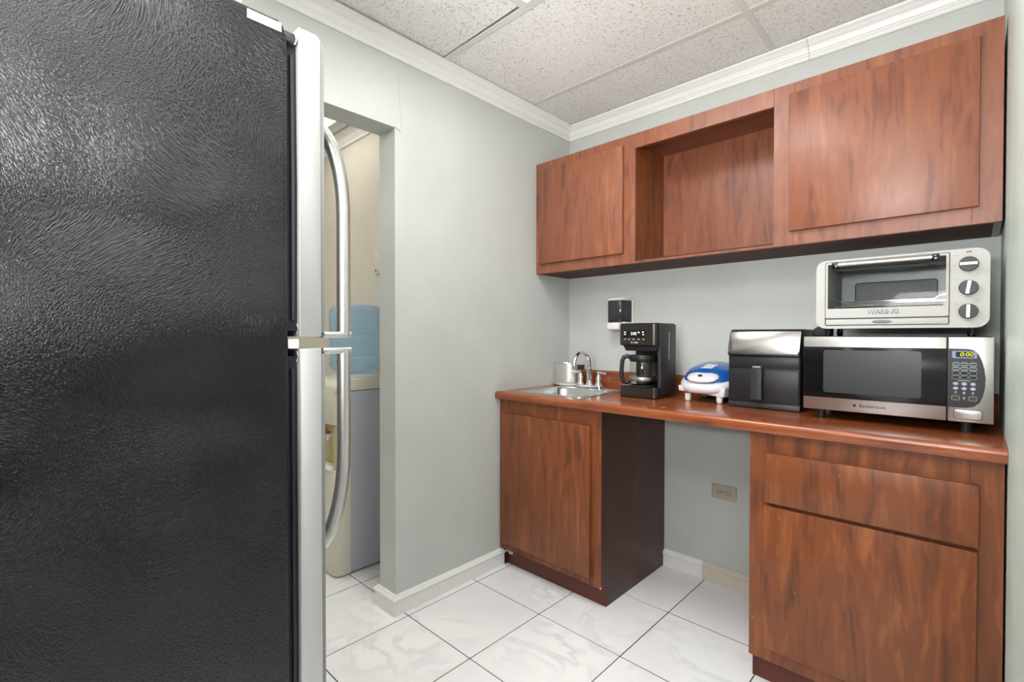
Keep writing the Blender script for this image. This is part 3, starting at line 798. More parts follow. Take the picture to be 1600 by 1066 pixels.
# ---- sink
t = thing('sink', 'small square stainless steel drop-in bar sink in the counter', 'sink', (0.28, -0.33, ZT_))
SX0, SX1, SY0, SY1 = 0.082, 0.478, -0.548, -0.125
loops = []
def loop(x0, x1, y0, y1, r, z): loops.append([(p[0], p[1], z) for p in rrect(x0, x1, y0, y1, r, 7)])
loop(SX0, SX1, SY0, SY1, 0.035, ZT_ + 0.0003)
loop(SX0 + .001, SX1 - .001, SY0 + .001, SY1 - .001, 0.034, ZT_ + 0.0028)
loop(SX0 + .006, SX1 - .006, SY0 + .006, SY1 - .006, 0.030, ZT_ + 0.0040)
loop(SX0 + .014, SX1 - .014, SY0 + .014, SY1 - .014, 0.026, ZT_ + 0.0020)
bx0, bx1, by0, by1 = 0.120, 0.442, -0.515, -0.232
loop(bx0 - .004, bx1 + .004, by0 - .004, by1 + .004, 0.060, ZT_ + 0.0015)
loop(bx0, bx1, by0, by1, 0.058, ZT_ - 0.0010)
loop(bx0 + .005, bx1 - .005, by0 + .005, by1 - .005, 0.056, ZT_ - 0.010)
loop(bx0 + .012, bx1 - .012, by0 + .012, by1 - .012, 0.054, ZT_ - 0.11)
loop(bx0 + .022, bx1 - .022, by0 + .022, by1 - .022, 0.050, ZT_ - 0.135)
loop(bx0 + .045, bx1 - .045, by0 + .045, by1 - .045, 0.040, ZT_ - 0.142)
loop(0.281 - .03, 0.281 + .03, -0.373 - .03, -0.373 + .03, 0.029, ZT_ - 0.146)
bm = bmesh.new(); R_ = [[bm.verts.new(p) for p in L] for L in loops]; n = len(R_[0])
for i in range(len(R_) - 1):
    for k in range(n): bm.faces.new((R_[i][k], R_[i][(k + 1) % n], R_[i + 1][(k + 1) % n], R_[i + 1][k]))
bm.faces.new(R_[-1]); bmesh.ops.recalc_face_normals(bm, faces=bm.faces[:])
link('basin', bm, 'sink_steel', t, smooth=50)
bm = bmesh.new(); lathe(bm, [(0.030, ZT_ - 0.1455), (0.028, ZT_ - 0.143), (0.022, ZT_ - 0.1445), (0.005, ZT_ - 0.1448)], 0.281, -0.373, 24); link('drain', bm, 'chrome', t)

# ---- faucet
fy, fx = -0.168, 0.262
t = thing('faucet', 'chrome two-handle gooseneck faucet on the rear of the sink', 'faucet', (fx, fy, ZT_ + 0.003))
bm = bmesh.new()
z0 = ZT_ + 0.0022
prism(bm, rrect(fx - 0.085, fx + 0.085, fy - 0.024, fy + 0.024, 0.022, 6), z0, z0 + 0.017, 'z', bev=0.004)
link('base_plate', bm, 'chrome', t, smooth=40)
bm = bmesh.new()
lathe(bm, [(0.019, z0 + 0.017), (0.017, z0 + 0.025), (0.0145, z0 + 0.04), (0.0145, z0 + 0.092), (0.0165, z0 + 0.094), (0.0165, z0 + 0.104), (0.012, z0 + 0.107)], fx, fy, 24)
link('riser', bm, 'chrome', t, smooth=40)
pts = []; zb = z0 + 0.10; zt = 1.035; R_s = 0.068
for k in range(4): pts.append((fx, fy, zb + (zt - 0.012 - zb) * k / 3))
for k in range(19):
    a = PI - k / 18 * PI * 1.03
    pts.append((fx, fy - R_s - R_s * math.cos(a) if False else fy - R_s * (1 + math.cos(a)), zt - 0.012 + R_s * 0.86 * math.sin(a)))
pts.append((pts[-1][0], pts[-1][1] + 0.001, pts[-1][2] - 0.018)); 
b = bmesh.new(); tube(b, pts, 0.011, 18, radii=[0.0115] * (len(pts) - 4) + [0.012, 0.0125, 0.0135, 0.0145]); link('spout', b, 'chrome', t, smooth=50)
for s, nm in ((-1, 'handle'), (1, 'handle')):
    xh = fx + s * 0.058
    b = bmesh.new()
    lathe(b, [(0.019, z0 + 0.017), (0.016, z0 + 0.022), (0.013, z0 + 0.038), (0.013, z0 + 0.058), (0.009, z0 + 0.064), (0.009, z0 + 0.078)], xh, fy, 20)
    h = link('handle', b, 'chrome', t, smooth=40)
    b = bmesh.new(); tube(b, [(xh - s * 0.006, fy, z0 + 0.082), (xh + s * 0.01, fy - 0.002, z0 + 0.083), (xh + s * 0.055, fy - 0.006, z0 + 0.081)], 0.006, 12, radii=[0.0075, 0.0065, 0.0055]); link('lever', b, 'chrome', h, smooth=50)

# ---- steel pot on a white tray by the left wall
cx_, cy_ = 0.088, -0.130
tr = thing('tray', 'shallow white tray under the steel pot beside the sink', 'tray', (cx_, cy_, ZT_ + 0.0045))
PZ = ZT_; ZT_ = PZ + 0.0045
bm = bmesh.new()
lathe(bm, [(0.080, ZT_), (0.086, ZT_ + 0.003), (0.090, ZT_ + 0.012), (0.087, ZT_ + 0.012), (0.083, ZT_ + 0.005), (0.02, ZT_ + 0.004)], cx_, cy_ - 0.0, 40, sy=0.78)
link('dish', bm, 'white_plastic', tr, smooth=50)
t = thing('pot', 'brushed stainless steel pot with a dark handle, in the corner behind the faucet', 'pot', (cx_, cy_, ZT_ + 0.005))
bm = bmesh.new()
lathe(bm, [(0.068, ZT_ + 0.005), (0.074, ZT_ + 0.010), (0.076, ZT_ + 0.020), (0.076, ZT_ + 0.036), (0.0772, ZT_ + 0.037), (0.076, ZT_ + 0.038), (0.076, ZT_ + 0.118), (0.0785, ZT_ + 0.120), (0.0785, ZT_ + 0.123), (0.074, ZT_ + 0.123), (0.072, ZT_ + 0.03), (0.02, ZT_ + 0.028)], cx_, cy_, 48, sy=0.82)
link('pot_wall', bm, 'pot_steel', t, smooth=40)
b = bmesh.new(); box(b, cx_ + 0.070, cx_ + 0.108, cy_ - 0.012, cy_ + 0.012, ZT_ + 0.090, ZT_ + 0.117, bev=0.004); link('handle', b, 'charcoal', t)
link('handle_rest', B(cx_ + 0.070, cx_ + 0.111, cy_ - 0.014, cy_ + 0.014, ZT_ + 0.1172, ZT_ + 0.122, bev=0.0015), 'white_plastic', t)

ZT_ = PZ
# ================================================================== SOAP DISPENSER on the back wall
t = thing('soap_dispenser', 'white and smoked grey wall soap dispenser above the coffee maker', 'soap dispenser', (0.36, 0, 1.20))
dx0, dx1 = 0.312, 0.424
def drum(x0, x1, dep, r=0.03):
    o = [(x0, -0.001)]
    o += [(x0 + 0.003, -dep + r)]
    for k in range(0, 13):
        u = k / 12; x = x0 + 0.003 + (x1 - x0 - 0.006) * u
        o.append((x, -(dep - r) - r * (1 - (2 * u - 1) ** 4) ** 0.5 * (0.75 + 0.25 * math.sin(PI * u))))
    o += [(x1, -0.001)]
    return o
bm = bmesh.new(); prism(bm, drum(dx0, dx1, 0.098), 1.258, 1.36, 'z', bev=0.002); link('reservoir', bm, 'smoke_plastic', t, smooth=50)
bm = bmesh.new(); prism(bm, drum(dx0 - 0.004, dx1 + 0.003, 0.103), 1.360, 1.376, 'z', bev=0.005); link('cap', bm, 'white_plastic', t, smooth=50)
link('liquid_line', prism(bmesh.new(), drum(dx0 + .0005, dx1 - .0005, 0.0975), 1.248, 1.258, 'z'), 'rubber', t, smooth=50)
bm = bmesh.new(); box(bm, dx0 + 0.003, dx1 - 0.002, -0.078, -0.001, 1.203, 1.248, bev=0.006); link('base', bm, 'white_plastic', t)
bm = bmesh.new(); box(bm, dx0 + 0.012, dx1 - 0.026, -0.098, -0.074, 1.207, 1.243, bev=0.005); tag(link('push_bar', bm, 'white_plastic', t), 'white push bar')
link('back_plate', B(dx0 - 0.001, dx1 + 0.008, -0.010, -0.0005, 1.205, 1.365, bev=0.003), 'white_plastic', t)

# ================================================================== OUTLET
t = thing('outlet', 'beige duplex power outlet lying sideways on the wall under the counter', 'outlet', (0.908, 0, 0.403))
bm = bmesh.new(); prism(bm, rrect(0.851, 0.965, 0.403, 0.470, 0.004, 3), -0.006, -0.0005, 'y', bev=0.0015); link('plate', bm, 'outlet_plate', t, smooth=40)
for xc in (0.887, 0.929):
    b = bmesh.new(); prism(b, rrect(xc - 0.0155, xc + 0.0155, 0.420, 0.453, 0.013, 5), -0.0085, -0.005, 'y', bev=0.001); so = link('socket', b, 'outlet_plate', t, smooth=40)
    b = bmesh.new()
    for z in (0.430, 0.443): box(b, xc - 0.008, xc - 0.001, -0.0088, -0.008, z - 0.0013, z + 0.0013)
    tube(b, [(xc + 0.007, -0.0088, 0.4365), (xc + 0.007, -0.008, 0.4365)], 0.0028, 10)
    link('slots', b, 'slot_dark', so, smooth=0)
b = bmesh.new(); tube(b, [(0.908, -0.0072, 0.4365), (0.908, -0.005, 0.4365)], 0.003, 12); link('screw', b, 'grey_metal', t)

# ================================================================== COFFEE MAKER
t = thing('coffee_maker', 'black and dark metal drip coffee maker beside the sink', 'coffee maker', (0.65, -0.26, ZT_))
mx0, mx1, my0, my1 = 0.558, 0.746, -0.357, -0.172
zb = ZT_
bm = bmesh.new(); prism(bm, rrect(mx0, mx1, my0, my1, 0.02, 5, (0.014, 0.022, 0.01, 0.01)), zb, zb + 0.052, 'z', bev=0.004); link('base', bm, 'black_gloss', t, smooth=40)
bm = bmesh.new()
o = rrect(mx0 - .0005, mx1 + .0005, my0 - .0008, my0 + 0.05, 0.02, 6, (0.014, 0.024, 0.0005, 0.0005)); i_ = rrect(mx0 + .002, mx1 - .002, my0 + .002, my0 + 0.0495, 0.02, 6, (0.013, 0.022, 0.0004, 0.0004))
frame(bm, o, i_, zb + 0.005, zb + 0.046, 'z'); link('base_band', bm, 'gunmetal', t, smooth=50)
bm = bmesh.new(); lathe(bm, [(0.062, zb + 0.0515), (0.062, zb + 0.055), (0.05, zb + 0.0555)], 0.644, -0.291, 32); link('warming_plate', bm, 'charcoal', t, smooth=40)
bm = bmesh.new(); prism(bm, rrect(mx0 + .006, mx1 - .001, -0.226, my1, 0.012, 5), zb + 0.05, 1.14, 'z'); link('rear_column', bm, 'black_plastic', t, smooth=40)
bm = bmesh.new(); prism(bm, [(my1 + .001, zb + 0.02), (-0.322, zb + 0.02), (-0.325, 1.12), (-0.325, 1.226), (my1 + .001, 1.226)], mx1 - 0.014, mx1 + 0.0012, 'x', bev=0.003); link('side_panel', bm, 'charcoal', t, smooth=40)
bm = bmesh.new(); prism(bm, rrect(-0.246, -0.238, 1.066, 1.192, 0.0035, 4), mx1 + 0.0012, mx1 + 0.0022, 'x'); tag(link('water_gauge', bm, 'print_grey', t, smooth=40), 'pale slot water gauge')
bm = bmesh.new(); prism(bm, rrect(mx0, mx1, my0, my1, 0.02, 6, (0.014, 0.026, 0.012, 0.012)), 1.128, 1.231, 'z', bev=0.006); link('brew_head', bm, 'black_gloss', t, smooth=40)
bm = bmesh.new()
o = rrect(mx0 - .0008, mx1 + .0006, my0 - .0015, my0 + 0.04, 0.02, 6, (0.014, 0.026, 0.0005, 0.0005)); i_ = rrect(mx0 + .003, mx1 - .003, my0 + .003, my0 + 0.0395, 0.02, 6, (0.013, 0.024, 0.0004, 0.0004))
frame(bm, o, i_, 1.133, 1.225, 'z'); fp = link('front_panel', bm, 'gunmetal', t, smooth=50)
bm = bmesh.new(); prism(bm, [(mx0 + 0.020, 1.104), (mx1 - 0.016, 1.104), (mx1 - 0.006, 1.1285), (mx0 + 0.006, 1.1285)], my0 + 0.022, -0.20, 'y', bev=0.004); link('basket_holder', bm, 'black_plastic', t, smooth=40)
yp = my0 - 0.0015
dsp = link('display', prism(bmesh.new(), rrect(0.580, 0.692, 1.1665, 1.1985, 0.004, 4), yp - 0.001, yp, 'y'), 'black_gloss', t, smooth=40)
text('2:02', 0.6335, yp - 0.001, 1.183, 0.0175, 'lit_white', 'digits', dsp, bold=0.0003, thick=0.0003)
text('PM', 0.6585, yp - 0.001, 1.188, 0.008, 'lit_white', 'digits', dsp, bold=0.0003, thick=0.0003)
bm = bmesh.new()
for x, z in ((0.589, 1.190), (0.589, 1.180), (0.680, 1.190), (0.681, 1.179)): link('indicator', B(x - 0.004, x + 0.004, yp - 0.0014, yp - 0.001, z - 0.0025, z + 0.0025), 'lit_white', dsp, smooth=0)
for x in (0.589, 0.611, 0.633, 0.658, 0.682):
    link('button', prism(bmesh.new(), rrect(x - 0.0055, x + 0.0055, 1.1545, 1.1605, 0.0028, 4), yp - 0.0012, yp, 'y'), 'print_grey', t, smooth=40)
text('Mr. Coffee', 0.637, yp, 1.1425, 0.0085, 'print_white', 'lettering', t, bold=0.00025, thick=0.0003)
# carafe
t = thing('carafe', 'glass coffee carafe with black lid and handle on the coffee maker', 'carafe', (0.644, -0.291, zb + 0.056))
z0 = zb + 0.0562; ccx, ccy = 0.644, -0.291
bm = bmesh.new()
lathe(bm, [(0.045, z0), (0.056, z0 + .004), (0.0605, z0 + .020), (0.0615, z0 + .05), (0.061, z0 + .085), (0.056, z0 + .108), (0.0535, z0 + .108), (0.0585, z0 + .085), (0.059, z0 + .05), (0.058, z0 + .022), (0.053, z0 + .007), (0.02, z0 + .004)], ccx, ccy, 40)
link('glass_body', bm, 'carafe_glass', t, smooth=60)
bm = bmesh.new(); lathe(bm, [(0.0612, z0 + 0.018), (0.0622, z0 + 0.019), (0.0626, z0 + 0.036), (0.0617, z0 + 0.037)], ccx, ccy, 40); link('steel_band', bm, 'steel', t, smooth=50)
bm = bmesh.new(); lathe(bm, [(0.059, z0 + 0.106), (0.0615, z0 + 0.109), (0.0615, z0 + 0.130), (0.057, z0 + 0.137), (0.02, z0 + 0.140)], ccx, ccy, 40); link('lid', bm, 'black_plastic', t, smooth=50)
# handle points left-front
ha = math.radians(214); hd = Vector((math.cos(ha), math.sin(ha), 0))
P0 = Vector((ccx, ccy, 0))
hp = [(0.054, .123), (0.070, .131), (0.086, .126), (0.094, .108), (0.097, .07), (0.096, .035), (0.088, .012), (0.072, .008), (0.058, .018)]
b = bmesh.new(); tube(b, [tuple(P0 + hd * r + Vector((0, 0, z0 + z))) for r, z in hp], 0.010, 12, flat=0.75); link('handle', b, 'black_plastic', t, smooth=60)

# ================================================================== CONTACT GRILL
t = thing('contact_grill', 'blue-lidded white contact grill between the coffee maker and the air fryer', 'grill', (0.915, -0.18, ZT_))
gx, gy = 0.918, -0.185
def dome(bm, prof, cx, cy, ax, ay, tilt=0.0, n=44, pw=2.6):
    rings = []
    for s, z in prof:
        ring = []
        for k in range(n):
            a = 2 * PI * k / n; c, s_ = math.cos(a), math.sin(a)
            x = math.copysign(abs(c) ** (2 / pw), c) * ax * s; y = math.copysign(abs(s_) ** (2 / pw), s_) * ay * s
            ring.append(bm.verts.new((cx + x, cy + y, z + tilt * y)))
        rings.append(ring)
    for i in range(len(rings) - 1):
        for k in range(n): bm.faces.new((rings[i][k], rings[i][(k + 1) % n], rings[i + 1][(k + 1) % n], rings[i + 1][k]))
    bm.faces.new(rings[0][::-1]); bm.faces.new(rings[-1]); return bm
bm = bmesh.new()
prism(bm, [(gx - 0.100, 0.958), (gx - 0.098, 0.936), (gx + 0.094, 0.920), (gx + 0.100, 0.958)], gy - 0.116, gy + 0.105, 'y', bev=0.004)
link('lower_body', bm, 'grill_white', t, smooth=40)
TL = 0.20
bm = bmesh.new(); dome(bm, [(0.86, 0.952), (0.97, 0.962), (1.0, 0.975), (0.995, 0.984), (0.96, 0.992), (0.90, 0.996)], gx, gy - 0.003, 0.116, 0.138, TL)
link('rim', bm, 'grill_white', t, smooth=50)
lidp = [(0.955, 0.991), (0.93, 1.006), (0.87, 1.021), (0.76, 1.034), (0.58, 1.045), (0.36, 1.0515), (0.18, 1.054), (0.03, 1.0545)]
bm = bmesh.new(); dome(bm, lidp, gx, gy + 0.008, 0.114, 0.124, TL, n=56)
lid = link('lid', bm, 'blue_lid', t, smooth=60)
bm = bmesh.new(); dome(bm, [(0.95, 0.992), (1.0, 0.998), (0.93, 1.005), (0.6, 1.010), (0.05, 1.011)], gx, gy - 0.098, 0.066, 0.036, 0.42, pw=2.3)
link('hand_grip', bm, 'grill_white', t, smooth=60)
bm = bmesh.new(); dome(bm, [(1, 0.004), (0.9, 0.0085), (0.4, 0.0095)], 0, 0, 0.009, 0.005, 0.0, pw=2.2); bm.transform(Matrix.Translation((gx - 0.003, gy - 0.115, 1.0003)) @ Matrix.Rotation(0.42, 4, 'X')); link('indicator_lamp', bm, 'slot_dark', t)
# logo patch lying on the lid: project a small grid on the lid surface
def lidz(x, y):
    cx, cy, ax, ay, pw = gx, gy + 0.008, 0.114, 0.124, 2.6
    s_ = (abs((x - cx) / ax) ** pw + abs((y - cy) / ay) ** pw) ** (1 / pw)
    for (sa, za), (sb, zb_) in zip(lidp[:-1], lidp[1:]):
        if sb <= s_ <= sa: z = za + (zb_ - za) * (sa - s_) / (sa - sb); break
    else: z = lidp[-1][1]
    return z + TL * (y - cy)
def patch(x0, x1, y0, y1, lift, mat, name, par, sk=0.0, n=8):
    bm = bmesh.new(); V = {}
    for i in range(n + 1):
        for j in range(n + 1):
            y = y0 + (y1 - y0) * j / n; x = x0 + (x1 - x0) * i / n + sk * (y - y0)
            V[i, j] = bm.verts.new((x, y, lidz(x, y) + lift))
    for i in range(n):
        for j in range(n): bm.faces.new((V[i, j], V[i + 1, j], V[i + 1, j + 1], V[i, j + 1]))
    return link(name, bm, mat, par, smooth=60)
px0, py0 = gx - 0.026, gy - 0.058
lp = patch(px0, px0 + 0.046, py0, py0 + 0.042, 0.0008, 'print_white', 'logo_patch', lid, 0.35)
for k in range(4):
    for y_, h_ in ((0.024, 0.012), (0.007, 0.011)):
        xx = px0 + 0.004 + k * 0.0105 + 0.35 * y_
        bm = bmesh.new()
        q = [(xx, py0 + y_), (xx + 0.005, py0 + y_), (xx + 0.0065, py0 + y_ + h_), (xx + 0.003, py0 + y_ + h_)]
        bm.faces.new([bm.verts.new((a, b_, lidz(a, b_) + 0.0014)) for a, b_ in q])
        link('logo_stroke', bm, 'blue_lid', lp, smooth=0)
for x, y in ((gx - 0.063, gy - 0.098), (gx + 0.071, gy - 0.098), (gx - 0.063, gy + 0.09), (gx + 0.071, gy + 0.09)):
    bm = bmesh.new(); lathe(bm, [(0.008, ZT_), (0.0115, ZT_ + 0.004), (0.013, ZT_ + 0.014), (0.0125, ZT_ + 0.034)], x, y, 16); link('foot', bm, 'white_plastic', t, smooth=50)
link('drip_slot', B(gx - 0.035, gx + 0.05, gy - 0.06, gy + 0.06, ZT_ + 0.001, ZT_ + 0.010), 'black_plastic', t)
bm = bmesh.new(); tube(bm, [(gx + 0.092, gy - 0.05, 0.945), (gx + 0.104, gy - 0.05, 0.945)], 0.02, 16); link('hinge', bm, 'charcoal', t)

# ================================================================== AIR FRYER
t = thing('air_fryer', 'black box air fryer with a slanted silver top panel', 'air fryer', (1.165, -0.18, ZT_))
ax0, ax1, af, ab = 1.036, 1.292, -0.318, -0.05
bm = bmesh.new()
prism(bm, [(ab, ZT_ + .006), (af, ZT_ + .004), (af, 1.094), (af - 0.012, 1.098), (af - 0.012, 1.108), (af + 0.018, 1.192), (af + 0.03, 1.199), (ab - 0.05, 1.199), (ab, 1.18)], ax0, ax1, 'x', bev=0.006)
link('body', bm, 'black_plastic', t, smooth=35)
# slanted silver panel with rounded lower corners
ang = math.atan2(0.030, 0.084)
out = rrect(ax0 + 0.001, ax1 - 0.001, 0, 0.0935, 0.018, 6, (0.022, 0.022, 0.003, 0.003))
bm = prism(bmesh.new(), out, -0.003, 0.0, 'y', bev=0.001)
bm.transform(Matrix.Translation((0, af - 0.0135, 1.1015)) @ Matrix.Rotation(-ang, 4, 'X'))
sp = link('control_panel', bm, 'panel_silver', t, smooth=40); tag(sp, 'reflective silver control panel')
bm = box(bmesh.new(), 1.145, 1.182, -0.0034, -0.003, 0.083, 0.0885); bm.transform(Matrix.Translation((0, af - 0.0135, 1.1015)) @ Matrix.Rotation(-ang, 4, 'X'))
link('label_strip', bm, 'paper', sp, smooth=0)
link('upper_front', B(ax0 + 0.004, ax1 - 0.004, af - 0.004, af + 0.004, 1.050, 1.092, bev=0.002), 'black_plastic', t)
dr = link('basket_drawer', B(ax0 + 0.004, ax1 - 0.004, af - 0.005, af + 0.004, 0.918, 1.045, bev=0.003), 'black_plastic', t)
link('drawer_line', B(ax0 + 0.006, ax1 - 0.006, af - 0.0058, af - 0.004, 1.0415, 1.0435), 'charcoal', dr, smooth=0)
link('base_band', B(ax0 + 0.001, ax1 - 0.001, af - 0.004, af + 0.004, ZT_ + 0.003, 0.914, bev=0.002), 'charcoal', t)
bm = bmesh.new(); prism(bm, [(af - 0.004, 1.052), (af - 0.034, 1.052), (af - 0.040, 1.046), (af - 0.040, 0.932), (af - 0.034, 0.926), (af - 0.026, 0.930), (af - 0.022, 1.025), (af - 0.004, 1.030)], 1.131, 1.171, 'x', bev=0.004)
hd_ = link('handle', bm, 'charcoal', t, smooth=40)
link('release_button', B(1.136, 1.166, af - 0.036, af - 0.012, 1.052, 1.058, bev=0.002), 'print_grey', hd_)

# ================================================================== MICROWAVE
t = thing('microwave', 'stainless and black microwave oven on the counter by the right wall', 'microwave', (1.556, -0.24, ZT_))
u0, u1, v0, v1, mf = 1.324, 1.792, 0.925, 1.172, -0.42
bm = bmesh.new(); box(bm, u0 + 0.004, u1 - 0.004, mf + 0.025, -0.06, v0 - 0.004, v1 + 0.001, bev=0.003); link('body', bm, 'black_plastic', t)
# door: seam at 1.694
sm = 1.694
d = link('door', B(u0, sm - 0.001, mf, mf + 0.024, v0, v1 - 0.001, bev=0.003), 'steel', t)
gl = link('door_glass', B(u0 + 0.001, sm - 0.001, mf - 0.0012, mf + 0.002, 0.967, 1.1375, bev=0.0005), 'black_gloss', d)
link('screen', prism(bmesh.new(), rrect(1.383, 1.636, 0.985, 1.127, 0.008, 4), mf - 0.0018, mf - 0.001, 'y'), 'mesh_window', d, smooth=40)
text('Emerson', 1.517, mf, 0.9475, 0.0155, 'print_dark', 'lettering', d, bold=0.0001, thick=0.0004, xs=1.25)
b = bmesh.new(); prism(b, [(1.470 + 0.0048 * math.cos(a * PI / 8), 0.9475 + 0.0048 * math.sin(a * PI / 8)) for a in range(16)], mf - 0.0004, mf, 'y')
link('logo_disc', b, 'print_dark', d, smooth=0)
cp = link('control_panel', B(sm + 0.001, u1, mf, mf + 0.024, v0, v1 - 0.001, bev=0.003), 'steel', t)
# black inset: straight left side, bowed right side
o = [(sm + 0.001, 0.967), (1.735, 0.967), (1.752, 0.972), (1.763, 0.984), (1.770, 1.005), (1.774, 1.03), (1.7745, 1.055), (1.772, 1.08), (1.767, 1.103), (1.760, 1.122), (1.750, 1.134), (1.738, 1.1375), (sm + 0.001, 1.1375)]
ins = link('keypad_panel', prism(bmesh.new(), o, mf - 0.0012, mf + 0.002, 'y'), 'black_plastic', t, smooth=0)
dsp = link('display', prism(bmesh.new(), rrect(1.704, 1.757, 1.110, 1.131, 0.003, 3), mf - 0.0022, mf - 0.0012, 'y'), 'display_bezel', ins, smooth=0)
link('display_window', B(1.712, 1.750, mf - 0.0027, mf - 0.0022, 1.113, 1.1285), 'slot_dark', ins, smooth=0)
text('0:00', 1.7345, mf - 0.0027, 1.1208, 0.0165, 'lit_digits', 'digits', ins, bold=0.0002, thick=0.0003, shear=0.15)
kx = (1.7125, 1.7305, 1.749)
for r, z in enumerate((1.0925, 1.0795, 1.0670, 1.0545)):
    for x in kx:
        k = link('key', prism(bmesh.new(), rrect(x - 0.0083, x + 0.0083, z - 0.0056, z + 0.0056, 0.004, 3), mf - 0.0020, mf - 0.0012, 'y'), 'key_green', t, smooth=0)
        link('key_face', prism(bmesh.new(), rrect(x - 0.0070, x + 0.0070, z - 0.0040 if r > 1 else z - 0.0018, z + 0.0040 if r > 1 else z + 0.0018, 0.0017, 3), mf - 0.0023, mf - 0.0019, 'y'), 'slot_dark', k, smooth=0)
num = 1
for r, z in enumerate((1.0360, 1.0225, 1.0095)):
    for x in kx:
        k = link('key', prism(bmesh.new(), [(x + 0.0062 * math.cos(a * PI / 8), z + 0.0048 * math.sin(a * PI / 8)) for a in range(16)], mf - 0.0020, mf - 0.0012, 'y'), 'key_blue' if r < 2 else 'charcoal', t, smooth=0)
        text(str(num), x, mf - 0.0020, z, 0.0085, 'print_white', 'numeral', k, bold=0.0001, thick=0.0002); num += 1
for x, z, nn in ((kx[0], 0.9945, ''), (kx[1], 0.9945, '0'), (kx[2], 0.9945, '')):
    if nn:
        k = link('key', prism(bmesh.new(), [(x + 0.0062 * math.cos(a * PI / 8), z + 0.0048 * math.sin(a * PI / 8)) for a in range(16)], mf - 0.0020, mf - 0.0012, 'y'), 'charcoal', t, smooth=0)
        text(nn, x, mf - 0.0020, z, 0.0085, 'print_white', 'numeral', k, bold=0.0001, thick=0.0002)
    else:
        k = link('key', prism(bmesh.new(), rrect(x - 0.0092, x + 0.0092, z - 0.0070, z + 0.0070, 0.004, 3), mf - 0.0020, mf - 0.0012, 'y'), 'key_green', t, smooth=0)
        link('key_face', prism(bmesh.new(), rrect(x - 0.0075, x + 0.0075, z - 0.0052, z + 0.0052, 0.0025, 3), mf - 0.0023, mf - 0.0019, 'y'), 'charcoal', k, smooth=0)
link('panel_line', B(1.718, 1.744, mf - 0.0016, mf - 0.0012, 1.0445, 1.0455), 'print_white', ins, smooth=0)
bm = bmesh.new(); frame(bm, rrect(1.708, 1.770, 0.933, 0.962, 0.007, 5), rrect(1.7092, 1.7688, 0.9342, 0.9608, 0.0062, 5), mf - 0.0006, mf + 0.001, 'y'); link('button_groove', bm, 'print_dark', t, smooth=0)
bm = bmesh.new(); prism(bm, rrect(1.7095, 1.7685, 0.9345, 0.9605, 0.006, 5), mf - 0.0022, mf + 0.001, 'y', bev=0.0007); link('open_button', bm, 'steel', t, smooth=40)
for x in (1.37, 1.735):
    for y in (-0.375, -0.09):
        b = bmesh.new(); lathe(b, [(0.012, ZT_), (0.013, ZT_ + 0.004), (0.013, v0 - 0.0035)], x, y, 16); link('foot', b, 'black_plastic', t)
# unidentified black shape, built as a cloth bundle on top of the microwave at the left rear
t = thing('black_cloth', 'black padded cloth lying on the microwave behind the toaster oven', 'cloth', (1.345, -0.235, 1.173))
bm = bmesh.new()
prism(bm, [(1.323, 1.1732), (1.368, 1.1732), (1.368, 1.206), (1.355, 1.2105), (1.340, 1.207), (1.329, 1.199), (1.326, 1.186)], -0.30, -0.17, 'y', bev=0.004); link('cloth', bm, 'rubber', t, smooth=60)
tag(t, 'small black cloth bundle on the microwave, left of the toaster oven feet', 'cloth')
t.name = 'cloth_bundle'

# ================================================================== TOASTER OVEN
t = thing('toaster_oven', 'silver toaster oven with glass door and three knobs on top of the microwave', 'toaster oven', (1.567, -0.26, 1.173))
tf = -0.38; p0, p1, q0, q1 = 1.352, 1.782, 1.199, 1.431
# outer shell as a tube open to the front so that the cavity is real
out = rrect(p0, p1, q0, q1, 0.03, 7)
inn_full = rrect(1.3785, 1.6965, 1.2085, 1.4245, 0.004, 7)
bm = bmesh.new(); frame(bm, out, inn_full, tf, tf + 0.012, 'y'); fa = link('fascia', bm, 'oven_silver', t, smooth=40)
bm = bmesh.new(); frame(bm, rrect(p0 + .003, p1 - .003, q0 + .003, q1 - .003, 0.028, 7), rrect(1.383, 1.775, 1.207, 1.424, 0.004, 7), tf + 0.012, -0.115, 'y'); link('housing', bm, 'oven_silver', t, smooth=40)
link('rear_wall', prism(bmesh.new(), rrect(p0 + .004, p1 - .004, q0 + .004, q1 - .004, 0.026, 7), -0.115, -0.110, 'y'), 'oven_inside', t, smooth=40)
link('cavity_wall', B(1.694, 1.698, tf + 0.012, -0.115, 1.207, 1.424), 'oven_inside', t, smooth=0)
link('cavity_floor', B(1.383, 1.694, tf + 0.014, -0.115, 1.236, 1.240), 'oven_inside', t, smooth=0)
bm = bmesh.new(); frame(bm, rrect(1.425, 1.66, 1.300, 1.372, 0.012, 5), rrect(1.428, 1.657, 1.303, 1.369, 0.010, 5), -0.121, -0.115, 'y'); link('rear_recess', bm, 'print_dark', t, smooth=40)
link('rear_pan', B(1.428, 1.657, -0.118, -0.115, 1.303, 1.369), 'grey_metal', t, smooth=0)
# heating rods
for z, y in ((1.405, -0.30), (1.405, -0.19), (1.253, -0.25)):
    b = bmesh.new(); tube(b, [(1.386, y, z), (1.692, y, z)], 0.004, 8); link('heating_rod', b, 'grey_metal', t)
